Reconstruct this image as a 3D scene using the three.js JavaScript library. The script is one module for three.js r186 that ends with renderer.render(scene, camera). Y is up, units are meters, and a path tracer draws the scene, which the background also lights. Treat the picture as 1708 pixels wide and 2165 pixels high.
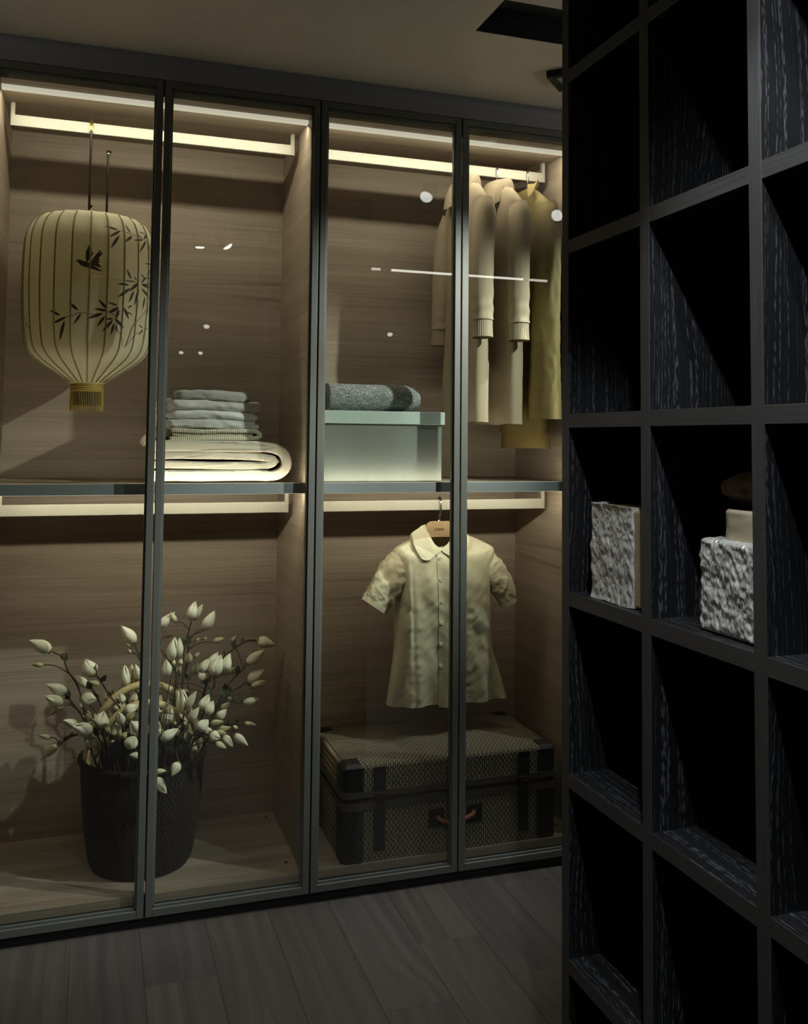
import * as THREE from 'three';
import { RoundedBoxGeometry } from 'three/addons/geometries/RoundedBoxGeometry.js';
import { ImprovedNoise } from 'three/addons/math/ImprovedNoise.js';
import { mergeGeometries, mergeVertices } from 'three/addons/utils/BufferGeometryUtils.js';
import { RectAreaLightUniformsLib } from 'three/addons/lights/RectAreaLightUniformsLib.js';
import { FontLoader } from 'three/addons/loaders/FontLoader.js';
import { TextGeometry } from 'three/addons/geometries/TextGeometry.js';

// ---------------------------------------------------------------- camera, sky, exposure, lamps
const scene = new THREE.Scene();
scene.background = new THREE.Color(0.0, 0.0, 0.0);
const camera = new THREE.PerspectiveCamera(57.85, 1708 / 2165, 0.05, 40);
camera.position.set(-0.6167, 1.3916, 2.6522);
camera.rotation.order = 'YXZ';
camera.rotation.set(0.0562, -0.3221, 0.0099);
camera.setViewOffset(1708, 2165, 0, 262.9, 1708, 2165);

const renderer = new THREE.WebGLRenderer();
renderer.toneMapping = THREE.LinearToneMapping;
renderer.toneMappingExposure = 1.0;
renderer.shadowMap.enabled = true;
RectAreaLightUniformsLib.init();

const WARM = new THREE.Color(1.0, 0.9, 0.71), COOL = new THREE.Color(0.92, 1.0, 0.97), WHITE = new THREE.Color(1, 0.97, 0.9);
const STRIP_UP = 64, STRIP_LOW = 112, STRIP_SHELF = 55;         // the warm strips in the wardrobe
const LAMPS = {                                                // the ceiling spotlights: place, target, candela, cone
  track: { at: [0.655, 2.385, 0.885], to: [-0.45, 0.68, -0.25], cd: 6.4, soft: 0.7, cone: 0.24, color: COOL },
  cross: { at: [1.30, 2.385, 0.965], to: [-0.10, 1.2, -0.2], cd: 16, soft: 0.6, cone: 0.40, color: new THREE.Color(0.98, 1.0, 0.93) },
  near: { at: [1.35, 2.40, 0.30], to: [0.62, 1.15, -0.15], cd: 7, cone: 0.5, soft: 0.6, color: COOL },
  shelf: { at: [-0.14, 2.33, 1.99], to: [-0.11, 0.0, 2.0], cd: 4.6, soft: 0.14, cone: 0.885, color: new THREE.Color(0.94, 0.97, 1.0) },
  shelf2: { at: [-0.005, 2.33, 1.92], to: [0.25, 1.9, 1.82], cd: 1.7, soft: 0.8, cone: 0.64, color: new THREE.Color(0.94, 0.97, 1.0) },
};
function spot(o) {
  const l = new THREE.SpotLight(o.color, o.cd, 0, o.cone, o.soft ?? 0.35, 2);
  l.position.set(...o.at); l.target.position.set(...o.to); l.castShadow = true; l.shadow.radius = 0.8;
  scene.add(l, l.target); return l;
}
function strip(x0, x1, y, z, h, dir, intensity) {
  const l = new THREE.RectAreaLight(WARM, intensity, x1 - x0, h);
  l.position.set((x0 + x1) / 2, y, z); l.lookAt((x0 + x1) / 2, y + dir[1], z + dir[2]);
  scene.add(l); return l;
}

// ---------------------------------------------------------------- helpers
let seed = 7;
const rnd = () => { seed = (seed + 0x6D2B79F5) | 0; let t = Math.imul(seed ^ (seed >>> 15), 1 | seed); t = (t + Math.imul(t ^ (t >>> 7), 61 | t)) ^ t; return ((t ^ (t >>> 14)) >>> 0) / 4294967296; };
const perlin = new ImprovedNoise();
const N = (x, y = 0, z = 0) => perlin.noise(x + 31.4, y + 17.2, z + 9.1);
const lerp = (a, b, t) => a + (b - a) * t, clamp = (v, a = 0, b = 1) => Math.min(b, Math.max(a, v));
const smooth = (a, b, v) => { const t = clamp((v - a) / (b - a)); return t * t * (3 - 2 * t); };

const used = {};
function numbered(n) { used[n] = (used[n] ?? -1) + 1; return used[n] ? n + '_' + String(used[n]).padStart(3, '0') : n; }
function tag(o, label, category, group) { o.userData = { label, category }; if (group) o.userData.group = group; return o; }
function thing(name, label, category, at = [0, 0, 0], turn = 0, group) {
  const o = new THREE.Group(); o.name = numbered(name); scene.add(o);
  o.position.set(...at); o.rotation.y = turn; return tag(o, label, category, group);
}
function part(name, geo, mat, parent, label) {
  const m = new THREE.Mesh(geo, mat); m.name = name; m.castShadow = m.receiveShadow = true;
  if (label) m.userData.label = label;
  parent.add(m); return m;
}
function structure(name, geo, mat) { const m = part(name, geo, mat, scene); m.userData.kind = 'structure'; return m; }

// uv in metres: u runs along the grain
function grainUV(geo, grain = 'x', du = 0, dv = 0) {
  const g = geo.index ? geo.toNonIndexed() : geo; if (!g.attributes.normal) g.computeVertexNormals();
  const p = g.attributes.position, n = g.attributes.normal, uv = new Float32Array(p.count * 2);
  for (let i = 0; i < p.count; i += 3) {
    const a = [0, 0, 0]; for (let k = 0; k < 3; k++) { a[0] += n.getX(i + k); a[1] += n.getY(i + k); a[2] += n.getZ(i + k); }
    const ax = Math.abs(a[0]) > Math.abs(a[1]) ? (Math.abs(a[0]) > Math.abs(a[2]) ? 0 : 2) : (Math.abs(a[1]) > Math.abs(a[2]) ? 1 : 2);
    const gi = 'xyz'.indexOf(grain), rest = [0, 1, 2].filter((q) => q !== ax);
    const u = rest.includes(gi) ? gi : rest[0], v = rest.find((q) => q !== u);
    for (let k = 0; k < 3; k++) {
      const c = [p.getX(i + k), p.getY(i + k), p.getZ(i + k)];
      uv[(i + k) * 2] = c[u] + du; uv[(i + k) * 2 + 1] = c[v] + dv + c[ax] * 0.37;
    }
  }
  g.setAttribute('uv', new THREE.BufferAttribute(uv, 2)); return g;
}
// a board with chamfered edges between two corners
function board(x0, x1, y0, y1, z0, z1, grain = 'x', r = 0.0012, off = 0) {
  const w = Math.abs(x1 - x0), h = Math.abs(y1 - y0), d = Math.abs(z1 - z0);
  const g = r ? new RoundedBoxGeometry(w, h, d, 1, Math.min(r, w / 2.1, h / 2.1, d / 2.1)) : new THREE.BoxGeometry(w, h, d);
  g.translate((x0 + x1) / 2, (y0 + y1) / 2, (z0 + z1) / 2);
  return grainUV(g, grain, off, off * 1.7);
}
function merge(list) { return mergeGeometries(list.map((g) => { const q = g.index ? g.toNonIndexed() : g; for (const k of Object.keys(q.attributes)) if (!['position', 'normal', 'uv'].includes(k)) q.deleteAttribute(k); return q; })); }
// a grid surface from a function (i/nu, j/nv) -> [x, y, z]
function sheet(nu, nv, f, uvf, closeU = false) {
  const pos = [], uv = [], idx = [];
  for (let j = 0; j <= nv; j++) for (let i = 0; i <= nu; i++) { const u = i / nu, v = j / nv; pos.push(...f(closeU && i === nu ? 0 : u, v)); uv.push(...(uvf ? uvf(u, v) : [u, v])); }
  const w = nu + 1;
  for (let j = 0; j < nv; j++) for (let i = 0; i < nu; i++) { const a = j * w + i; idx.push(a, a + 1, a + w, a + 1, a + w + 1, a + w); }
  const g = new THREE.BufferGeometry();
  g.setAttribute('position', new THREE.Float32BufferAttribute(pos, 3)); g.setAttribute('uv', new THREE.Float32BufferAttribute(uv, 2));
  g.setIndex(idx); g.computeVertexNormals();
  if (closeU) { const n = g.attributes.normal; for (let j = 0; j <= nv; j++) { const a = j * w, b = a + nu; const x = n.getX(a) + n.getX(b), y = n.getY(a) + n.getY(b), z = n.getZ(a) + n.getZ(b), l = Math.hypot(x, y, z) || 1; n.setXYZ(a, x / l, y / l, z / l); n.setXYZ(b, x / l, y / l, z / l); } }
  return g;
}
// a point on a rounded rectangle, evenly spaced round it: [x, z, outward x, outward z]
function perim(u, w, d, r) {
  const a = w / 2 - r, b = d / 2 - r, q = Math.PI * r / 2, L = 4 * (a + b) + 4 * q; let s = ((u % 1) + 1) % 1 * L;
  const legs = [[2 * a, (t) => [-a + t, b + r, 0, 1]], [q, (t) => { const g = t / r; return [a + r * Math.sin(g), b + r * Math.cos(g), Math.sin(g), Math.cos(g)]; }], [2 * b, (t) => [a + r, b - t, 1, 0]], [q, (t) => { const g = t / r; return [a + r * Math.cos(g), -b - r * Math.sin(g), Math.cos(g), -Math.sin(g)]; }], [2 * a, (t) => [a - t, -b - r, 0, -1]], [q, (t) => { const g = t / r; return [-a - r * Math.sin(g), -b - r * Math.cos(g), -Math.sin(g), -Math.cos(g)]; }], [2 * b, (t) => [-a - r, -b + t, -1, 0]], [q, (t) => { const g = t / r; return [-a - r * Math.cos(g), b + r * Math.sin(g), -Math.cos(g), Math.sin(g)]; }]];
  for (const [l, f] of legs) { if (s <= l) return f(s); s -= l; } return legs[0][1](0);
}
const curve = (pts) => new THREE.CatmullRomCurve3(pts.map((p) => new THREE.Vector3(...p)), false, 'centripetal');
function tube(pts, r, seg = 24, rs = 8, straight = false) {
  let c; if (straight) { c = new THREE.CurvePath(); for (let i = 0; i + 1 < pts.length; i++) c.add(new THREE.LineCurve3(new THREE.Vector3(...pts[i]), new THREE.Vector3(...pts[i + 1]))); } else c = curve(pts);
  return new THREE.TubeGeometry(c, seg, r, rs, false);
}
// catmull interpolation of rows [key, a, b, ...] by key
function table(rows) {
  const s = [...rows].sort((a, b) => a[0] - b[0]);
  return (k) => {
    let i = 0; while (i < s.length - 2 && k > s[i + 1][0]) i++;
    const a = s[Math.max(0, i - 1)], b = s[i], c = s[i + 1], d = s[Math.min(s.length - 1, i + 2)];
    const t = clamp((k - b[0]) / (c[0] - b[0]));
    return b.slice(1).map((_, q) => { const m1 = (c[q + 1] - a[q + 1]) / (c[0] - a[0]) * (c[0] - b[0]), m2 = (d[q + 1] - b[q + 1]) / (d[0] - b[0]) * (c[0] - b[0]); const t2 = t * t, t3 = t2 * t; return (2 * t3 - 3 * t2 + 1) * b[q + 1] + (t3 - 2 * t2 + t) * m1 + (-2 * t3 + 3 * t2) * c[q + 1] + (t3 - t2) * m2; });
  };
}

// ---------------------------------------------------------------- textures (colour, grain, relief only)
function texture(w, h, f, { srgb = true, mirror = true, size = [1, 1] } = {}) {
  const a = new Uint8Array(w * h * 4);
  for (let j = 0; j < h; j++) for (let i = 0; i < w; i++) { const c = f(i / w, j / h), k = (j * w + i) * 4; const r = typeof c === 'number' ? [c, c, c] : c; for (let q = 0; q < 3; q++) a[k + q] = clamp(r[q]) * 255; a[k + 3] = 255; }
  const t = new THREE.DataTexture(a, w, h); t.magFilter = THREE.LinearFilter; t.minFilter = THREE.LinearMipmapLinearFilter; t.generateMipmaps = true;
  t.wrapS = t.wrapT = mirror ? THREE.MirroredRepeatWrapping : THREE.RepeatWrapping; t.repeat.set(1 / size[0], 1 / size[1]);
  if (srgb) t.colorSpace = THREE.SRGBColorSpace; t.needsUpdate = true; return t;
}
// light walnut veneer, grain along u: long soft bands and fine dark and pale streaks
const veneerTone = (u, v) => {
  const x = u * 1.6, y = v * 0.9, warp = N(x * 0.9, y * 5) * 0.02;
  let t = 0.5 + 0.34 * N(x * 0.7, (y + warp) * 14, 1) + 0.2 * N(x * 1.4, (y + warp) * 55, 2) + 0.26 * N(x * 3.2, (y + warp) * 210, 3);
  const s = N(x * 2.2, (y + warp) * 160, 8); if (s > 0.36) t += 0.5 * (s - 0.36); const q = N(x * 1.1, (y + warp) * 60, 12); if (q > 0.42) t -= 1.2 * (q - 0.42);
  return t;
};
const veneerMap = texture(1024, 1024, (u, v) => { const t = veneerTone(u, v); return [lerp(0.51, 0.695, t), lerp(0.448, 0.63, t), lerp(0.378, 0.565, t)]; }, { size: [1.6, 0.9] });
const veneerBump = texture(1024, 1024, (u, v) => 0.5 + 0.5 * N(u * 1.6 * 3.2, v * 0.9 * 210, 3), { srgb: false, size: [1.6, 0.9] });
// black oak, grain along u: wavy open pores, paler where the pore is limed
const oakTone = (u, v) => {
  const x = u * 1.0, y = v * 0.5, warp = 0.012 * N(x * 4, y * 14, 4) + 0.02 * N(x * 1.6, y * 9, 5) + 0.002 * N(x * 26, y * 40, 15);
  const ring = N(x * 0.7, (y + warp) * 210, 6) * 0.55 + N(x * 1.6, (y + warp) * 430, 7) * 0.5, broken = N(x * 70, (y + warp) * 330, 9), patch = N(x * 2.0, y * 14, 19);
  return smooth(0.02, 0.28, ring + 0.1 * patch) * smooth(-0.25, 0.2, broken);
};
const oakMap = texture(1024, 1024, (u, v) => { const t = oakTone(u, v), f = 0.02 * N(u * 20, v * 400, 2); return [0.078 + 0.2 * t + f, 0.08 + 0.204 * t + f, 0.088 + 0.215 * t + f]; }, { size: [1.0, 0.5] });
const oakBump = texture(1024, 1024, (u, v) => oakTone(u, v), { srgb: false, size: [1.0, 0.5] });
const oakEdgeMap = texture(512, 512, (u, v) => { const t = 0.5 + 0.5 * N(u * 6, v * 90, 3) + 0.45 * N(u * 14, v * 240, 4); return [0.19 + 0.075 * t, 0.19 + 0.074 * t, 0.19 + 0.074 * t]; }, { size: [1.0, 0.25] });
const plankTone = (u, v) => {
  const x = u * 1.6, y = v * 0.4, w = 0.03 * N(x * 1.6, y * 6, 1) + 0.05 * N(x * 0.6, y * 3, 11), k = Math.exp(-((x - 0.9) ** 2 + (y - 0.1) ** 2) * 90) * 0.05;
  return 0.5 + 0.4 * N(x * 0.8, (y + w + k) * 40, 2) + 0.25 * N(x * 4, (y + w) * 200, 3) + 0.25 * N(x * 1.4, y * 3, 6);
};
const plankMap = texture(1024, 512, (u, v) => { const t = plankTone(u, v); return [lerp(0.32, 0.47, t), lerp(0.30, 0.435, t), lerp(0.28, 0.405, t)]; }, { size: [1.6, 0.4] });
const feltMap = texture(512, 512, (u, v) => { const t = 0.5 + 0.5 * N(u * 14, v * 14, 1) * 0.5 + 0.8 * N(u * 120 + 3 * N(u * 9, v * 9), v * 50, 2) + 0.9 * N(u * 190, v * 97 + 4 * N(u * 11, v * 7, 5), 3); return [lerp(0.28, 0.66, t), lerp(0.285, 0.67, t), lerp(0.285, 0.665, t)]; }, { size: [0.31, 0.27] });
const fuzzBump = texture(512, 512, (u, v) => 0.5 + 0.35 * N(u * 90, v * 90, 1) + 0.3 * N(u * 200, v * 200, 2), { srgb: false, size: [0.2, 0.2] });
const ribBump = texture(256, 64, (u, v) => 0.5 + 0.5 * Math.sin(u * Math.PI * 2 * 16), { srgb: false, mirror: false, size: [0.09, 0.09] });
const weaveTone = (u, v) => { const c = Math.floor(u * 16), r = v * 10 + (c % 2) * 0.5; const a = Math.sin((u * 16 - c) * Math.PI), b = Math.abs(Math.sin(r * Math.PI)); return Math.pow(a, 0.7) * Math.pow(b, 0.6); };
const weaveMap = texture(512, 512, (u, v) => { const t = weaveTone(u, v) * (0.9 + 0.25 * N(u * 40, v * 40, 3)); return [lerp(0.22, 0.74, t), lerp(0.20, 0.68, t), lerp(0.16, 0.57, t)]; }, { mirror: false, size: [0.115, 0.19] });
const weaveBump = texture(512, 512, (u, v) => weaveTone(u, v), { srgb: false, mirror: false, size: [0.115, 0.19] });
const hammerBump = texture(512, 512, (u, v) => { const q = Math.abs(N(u * 9, v * 6, 1)) + 0.6 * Math.abs(N(u * 20, v * 13, 2)); return clamp(q * 1.3); }, { srgb: false, size: [0.13, 0.17] });

const std = (o) => new THREE.MeshStandardMaterial(o);
const phys = (o) => new THREE.MeshPhysicalMaterial(o);
const M = {
  veneer: std({ name: 'walnut veneer', map: veneerMap, bumpMap: veneerBump, bumpScale: 0.0004, roughness: 0.55 }),
  frame: std({ name: 'anthracite metal', color: 0x686b65, metalness: 0.35, roughness: 0.42 }),
  edge: std({ name: 'blue grey metal', color: 0xa2a7a9, metalness: 0.3, roughness: 0.45 }),
  seal: std({ name: 'black seal', color: 0x0b0b0b, roughness: 0.7 }),
  glass: phys({ name: 'glass', color: 0xf4f7f5, transmission: 1, thickness: 0, roughness: 0, ior: 1.5, metalness: 0 }),
  rail: std({ name: 'champagne aluminium', color: 0xa39f92, metalness: 0.2, roughness: 0.4 }),
  diffuser: std({ name: 'strip light diffuser', color: 0x888880, emissive: new THREE.Color(0.64, 0.58, 0.46), roughness: 0.6 }),
  oak: std({ name: 'black oak', map: oakMap, bumpMap: oakBump, bumpScale: -0.00015, roughness: 0.5 }),
  oakEdge: std({ name: 'black oak edge', map: oakEdgeMap, roughness: 0.5 }),
  black: std({ name: 'black paint', color: 0x101114, roughness: 0.6 }),
  fascia: std({ name: 'dark grey laminate', color: 0x8a8c8e, roughness: 0.6 }),
  ceiling: std({ name: 'warm grey ceiling paint', color: 0xd0c8b6, roughness: 0.45 }),
  wall: std({ name: 'grey wall paint', color: 0x6a665e, roughness: 0.85 }),
  chrome: std({ name: 'polished steel', color: 0xb8b8b4, metalness: 1, roughness: 0.22 }),
  darkMetal: std({ name: 'dark metal rod', color: 0x2a2826, metalness: 0.7, roughness: 0.3 }),
  brass: std({ name: 'brass', color: 0xa98a4c, metalness: 0.9, roughness: 0.3 }),
};

// ---------------------------------------------------------------- the setting
const FLOOR = 0.07, CEIL = 2.46;
structure('floor', grainUV(new THREE.BoxGeometry(9, 0.12, 12.4).translate(-0.3, FLOOR - 0.0645, 5.2), 'z'), std({ name: 'floor joint', color: 0x6b665f, roughness: 0.8 }));
const floorMesh = scene.getObjectByName('floor');
const plankMats = [0, 1, 2, 3, 4].map((i) => std({ name: 'grey oak plank', map: plankMap, color: new THREE.Color(0.62 + 0.03 * Math.sin(i * 2.1), 0.635 + 0.027 * Math.sin(i * 2.1 + 0.3), 0.66 + 0.02 * Math.sin(i * 2.1 + 0.8)), roughness: 0.42 }));
{
  const far = [];
  for (let c = -12; c <= 12; c++) {
    const x0 = 0.2285 + c * 0.1735, near = x0 > -1.7 && x0 < 1.0;
    let z = c === 0 ? -0.91 : c === -1 ? -0.66 : -0.95 + ((c * 7 + 30) % 11) * 0.11 - 0.2;
    while (z < 11) {
      const z1 = z + 1.2, a = Math.max(z, -0.02), b = Math.min(z1, 11.1);
      if (b > a + 0.05) {
        const g = board(x0 + 0.0003, x0 + 0.1732, FLOOR - 0.012, FLOOR + (rnd() - 0.5) * 0.0004, a + 0.0003, b - 0.0003, 'z', 0.0006, rnd() * 5);
        if (near && a < 2.7) part('plank', g, plankMats[Math.floor(rnd() * 5)], floorMesh); else if (Math.abs(x0) < 1.9) far.push(g);
      }
      z = z1;
    }
  }
  const rest = part('plank_field', merge(far), plankMats[2], floorMesh); rest.userData.kind = 'stuff';
}
{ // ceiling slab with the black rectangular recess
  const s = new THREE.Shape([[-4.6, -1.0], [4.0, -1.0], [4.0, 11.2], [-4.6, 11.2]].map((p) => new THREE.Vector2(...p)));
  const h = [[0.30, 0.465], [0.98, 0.465], [0.98, 0.648], [0.30, 0.648]];
  s.holes.push(new THREE.Path(h.map((p) => new THREE.Vector2(...p))));
  const g = new THREE.ExtrudeGeometry(s, { depth: 0.05, bevelEnabled: false }); g.rotateX(Math.PI / 2); g.translate(0, CEIL + 0.05, 0);
  const c = structure('ceiling', g, M.ceiling);
  const box = [];
  box.push(board(0.29, 0.99, CEIL + 0.06, CEIL + 0.075, 0.455, 0.658, 'x', 0));
  box.push(board(0.292, 0.301, CEIL + 0.001, CEIL + 0.06, 0.457, 0.656, 'x', 0), board(0.979, 0.988, CEIL + 0.001, CEIL + 0.06, 0.457, 0.656, 'x', 0), board(0.30, 0.98, CEIL + 0.001, CEIL + 0.06, 0.647, 0.656, 'x', 0), board(0.30, 0.98, CEIL + 0.001, CEIL + 0.06, 0.457, 0.466, 'x', 0));
  part('recess', merge(box), M.black, c, 'black rectangular recess in the ceiling');
}
structure('wall_front', merge([board(-4.6, 4.0, FLOOR, CEIL, -0.62, -0.505, 'x', 0), board(-4.6, -0.909, FLOOR, CEIL, -0.5, -0.02, 'x', 0), board(0.909, 4.0, FLOOR, CEIL, -0.5, -0.02, 'x', 0)]), M.wall);
structure('wall_left', board(-4.7, -4.55, FLOOR, CEIL, -0.6, 11.2, 'z', 0), M.wall);
structure('wall_right', board(3.95, 4.1, FLOOR, CEIL, -0.6, 11.2, 'z', 0), M.wall);
structure('wall_back', board(-4.6, 4.0, FLOOR, CEIL, 11.1, 11.25, 'x', 0), M.wall);
{ // fascia above the doors, coved into the ceiling
  const s = new THREE.Shape(); s.moveTo(-0.3, 2.402); s.lineTo(-0.002, 2.402); s.lineTo(-0.002, 2.43); s.quadraticCurveTo(-0.001, CEIL - 0.0005, 0.03, CEIL - 0.0005); s.lineTo(-0.3, CEIL - 0.0005);
  const g = new THREE.ExtrudeGeometry(s, { depth: 1.818, bevelEnabled: false, curveSegments: 10 }); g.rotateY(-Math.PI / 2).translate(0.909, 0, 0);
  structure('trim_1', grainUV(g, 'x'), M.fascia);
}

// ---------------------------------------------------------------- the two glazed wardrobes
const BACK = -0.485, FRONT = -0.0235, DW = 0.4534;
function makeDoor(x0, x1, parent) {
  const y0 = 0.10, y1 = 2.40, d = part('door', grainUV(new THREE.BoxGeometry(x1 - x0 - 0.05, 0.004, 0.006).translate((x0 + x1) / 2, y0 + 0.027, -0.0165), 'x'), M.seal, parent);
  const W = 0.019;
  for (const [a, b] of [[x0 + 0.0022, x0 + 0.0022 + W], [x1 - 0.0022 - W, x1 - 0.0022]]) {
    const left = a < (x0 + x1) / 2, in0 = left ? b : a - 0.005, in1 = left ? b + 0.005 : a;
    part('stile', merge([board(a, b, y0, y1, -0.022, 0, 'y', 0.0015), board(in0, in1, y0 + 0.02, y1 - 0.02, -0.021, -0.006, 'y', 0.0008)]), M.frame, d);
  }
  const xa = x0 + 0.0022 + W, xb = x1 - 0.0022 - W;
  part('rail', merge([board(xa, xb, y1 - 0.021, y1, -0.022, 0, 'x', 0.0015), board(xa, xb, y1 - 0.028, y1 - 0.021, -0.021, -0.006, 'x', 0.0008)]), M.frame, d);
  part('rail', merge([board(xa, xb, y0, y0 + 0.021, -0.022, 0, 'x', 0.0015), board(xa, xb, y0 + 0.021, y0 + 0.028, -0.021, -0.006, 'x', 0.0008)]), M.frame, d);
  part('glass_pane', new THREE.BoxGeometry(xb - xa - 0.002, y1 - y0 - 0.044, 0.004).translate((xa + xb) / 2, (y0 + y1) / 2, -0.012), M.glass, d);
}
function makeWardrobe(label, x0, x1, i0, i1, doors, seedOff) {
  const w = thing('wardrobe', label, 'wardrobe');
  const o = (k) => seedOff + k * 0.37;
  part('side_panel', board(x0, i0, 0.10, 2.385, BACK - 0.02, FRONT, 'z', 0.001, o(1)), M.veneer, w);
  part('side_panel', board(i1, x1, 0.10, 2.385, BACK - 0.02, FRONT, 'z', 0.001, o(2)), M.veneer, w);
  part('back_panel', board(i0, i1, 0.12, 2.385, BACK - 0.018, BACK, 'x', 0, o(3)), M.veneer, w);
  part('bottom_panel', board(i0, i1, 0.12, 0.151, BACK, FRONT, 'x', 0.001, o(4)), M.veneer, w);
  // top panel in two boards, the strip light's channel between them
  part('top_panel', merge([board(i0, i1, 2.36, 2.385, BACK, -0.094, 'x', 0.0008, o(5)), board(i0, i1, 2.36, 2.385, -0.072, FRONT, 'x', 0.0008, o(5)), board(i0, i1, 2.374, 2.385, -0.094, -0.072, 'x', 0, o(5))]), M.veneer, w);
  part('plinth', board(x0, x1, FLOOR, 0.10, BACK, -0.012, 'x', 0.001), M.black, w);
  const sh = part('shelf', board(i0 + 0.0005, i1 - 0.0005, 1.2315, 1.2605, BACK, -0.074, 'x', 0.0008, o(6)), M.veneer, w);
  part('edge_trim', merge([board(i0 + 0.0005, i1 - 0.0005, 1.231, 1.2615, -0.052, -0.047, 'x', 0.0008), board(i0 + 0.0005, i1 - 0.0005, 1.240, 1.252, -0.074, -0.052, 'x', 0)]), M.edge, sh, 'blue grey metal front edge');
  const lightGeo = (y0, y1, z0, z1) => board(i0 + 0.004, i1 - 0.004, y0, y1, z0, z1, 'x', 0);
  part('strip_light', lightGeo(2.350, 2.372, -0.0935, -0.0725), M.diffuser, w, 'glowing strip in the top panel');
  strip(i0 + 0.01, i1 - 0.01, 2.349, -0.0945, 0.014, [0, -0.9, -0.44], STRIP_UP);
  part('strip_light', lightGeo(1.2298, 1.239, -0.0725, -0.0535), M.diffuser, w, 'glowing strip under the shelf');
  strip(i0 + 0.01, i1 - 0.01, 1.2288, -0.062, 0.010, [0, -0.3, -0.954], STRIP_LOW);
  part('strip_light', lightGeo(1.253, 1.259, -0.0725, -0.0545), M.diffuser, w, 'glowing strip behind the shelf edge');
  strip(i0 + 0.01, i1 - 0.01, 1.2612, -0.063, 0.007, [0, 0.7, -0.71], STRIP_SHELF);
  for (const [yb, yt, top] of [[2.291, 2.325, 2.36], [1.162, 1.196, 1.2315]]) {
    const r = part('hanging_rail', board(i0 + 0.017, i1 - 0.017, yb, yt, -0.229, -0.215, 'x', 0.002), M.rail, w);
    for (const bx of [i0 + 0.017, i1 - 0.029]) part('bracket', board(bx, bx + 0.012, yb, top, -0.2295, -0.2145, 'y', 0.001), M.rail, r);
  }
  for (const [sx, sz] of [[i1 - 0.03, -0.10], [i1 - 0.03, -0.44]]) part('screw_cap', new THREE.CylinderGeometry(0.005, 0.005, 0.002, 16).translate(sx, 0.1515, sz), M.seal, w);
  for (const [a, b] of doors) makeDoor(a, b, w);
  return w;
}
makeWardrobe('left glazed wardrobe holding the lantern, the folded stack and the basket of magnolias', -2 * DW, -0.0004, -0.888, -0.018, [[-2 * DW, -DW], [-DW, 0]], 0.0);
makeWardrobe('right glazed wardrobe holding the dresses, the blouse and the suitcase', 0.0004, 2 * DW, 0.018, 0.868, [[0, DW], [DW, 2 * DW]], 0.6);

// bamboo print: leaves [x, y, tip x, tip y, width] and stems, in pixels of the print
const bambooLeaves = [[1163,130,1092,120,13],[1177,131,1112,180,14],[1166,161,1121,244,15],[1237,136,1209,83,13],[1244,149,1196,195,15],[1326,155,1248,174,12],[1321,149,1274,124,8],[1361,111,1298,111,8],[1379,106,1326,155,14],[1356,148,1286,238,15],[1369,145,1361,211,13],[1409,149,1440,200,12],[1391,168,1390,208,9],[1225,437,1159,437,13],[1234,453,1162,515,16],[1289,409,1224,475,17],[1258,463,1227,537,14],[1290,444,1263,549,16],[1308,440,1399,491,17],[1308,420,1418,424,13],[1308,416,1430,396,10],[1344,483,1329,563,14],[1363,487,1389,589,15],[1437,531,1404,633,14],[1236,401,1207,347,12],[1272,409,1194,415,9],[1272,405,1256,380,7],[1334,379,1299,358,9],[1352,365,1303,413,12],[1346,377,1421,359,7],[1424,279,1330,293,10],[1424,283,1372,344,13],[1429,317,1431,375,10],[887,632,828,601,14],[921,638,839,679,14],[909,659,878,773,16],[975,604,929,557,14],[990,617,954,678,12],[1109,585,1070,535,15],[1116,598,1046,587,13],[1095,610,1013,649,16],[1102,626,1066,689,15],[1167,562,1111,546,10],[1174,571,1116,608,17],[1148,635,1100,646,10],[1145,642,1094,713,17],[1154,634,1210,686,17],[1174,581,1161,640,15],[1197,565,1236,631,16],[1222,568,1251,547,8],[1205,587,1258,601,8],[1152,661,1138,730,13],[1165,664,1169,714,9],[1344,666,1306,650,9],[1351,672,1315,711,10],[1360,692,1377,763,14],[1364,674,1407,654,7],[606,631,638,628,5],[617,649,663,698,9]];
const bambooStems = [[1183,133,1240,139,1321,149],[903,642,930,638,984,614,1052,620],[1116,598,1160,620],[1295,512,1276,619,1231,789],[1364,557,1255,677,1230,785],[1390,197,1358,361],[1156,681,1199,731,1214,783],[1188,671,1200,717],[1230,785,1286,708,1347,686]];

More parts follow.
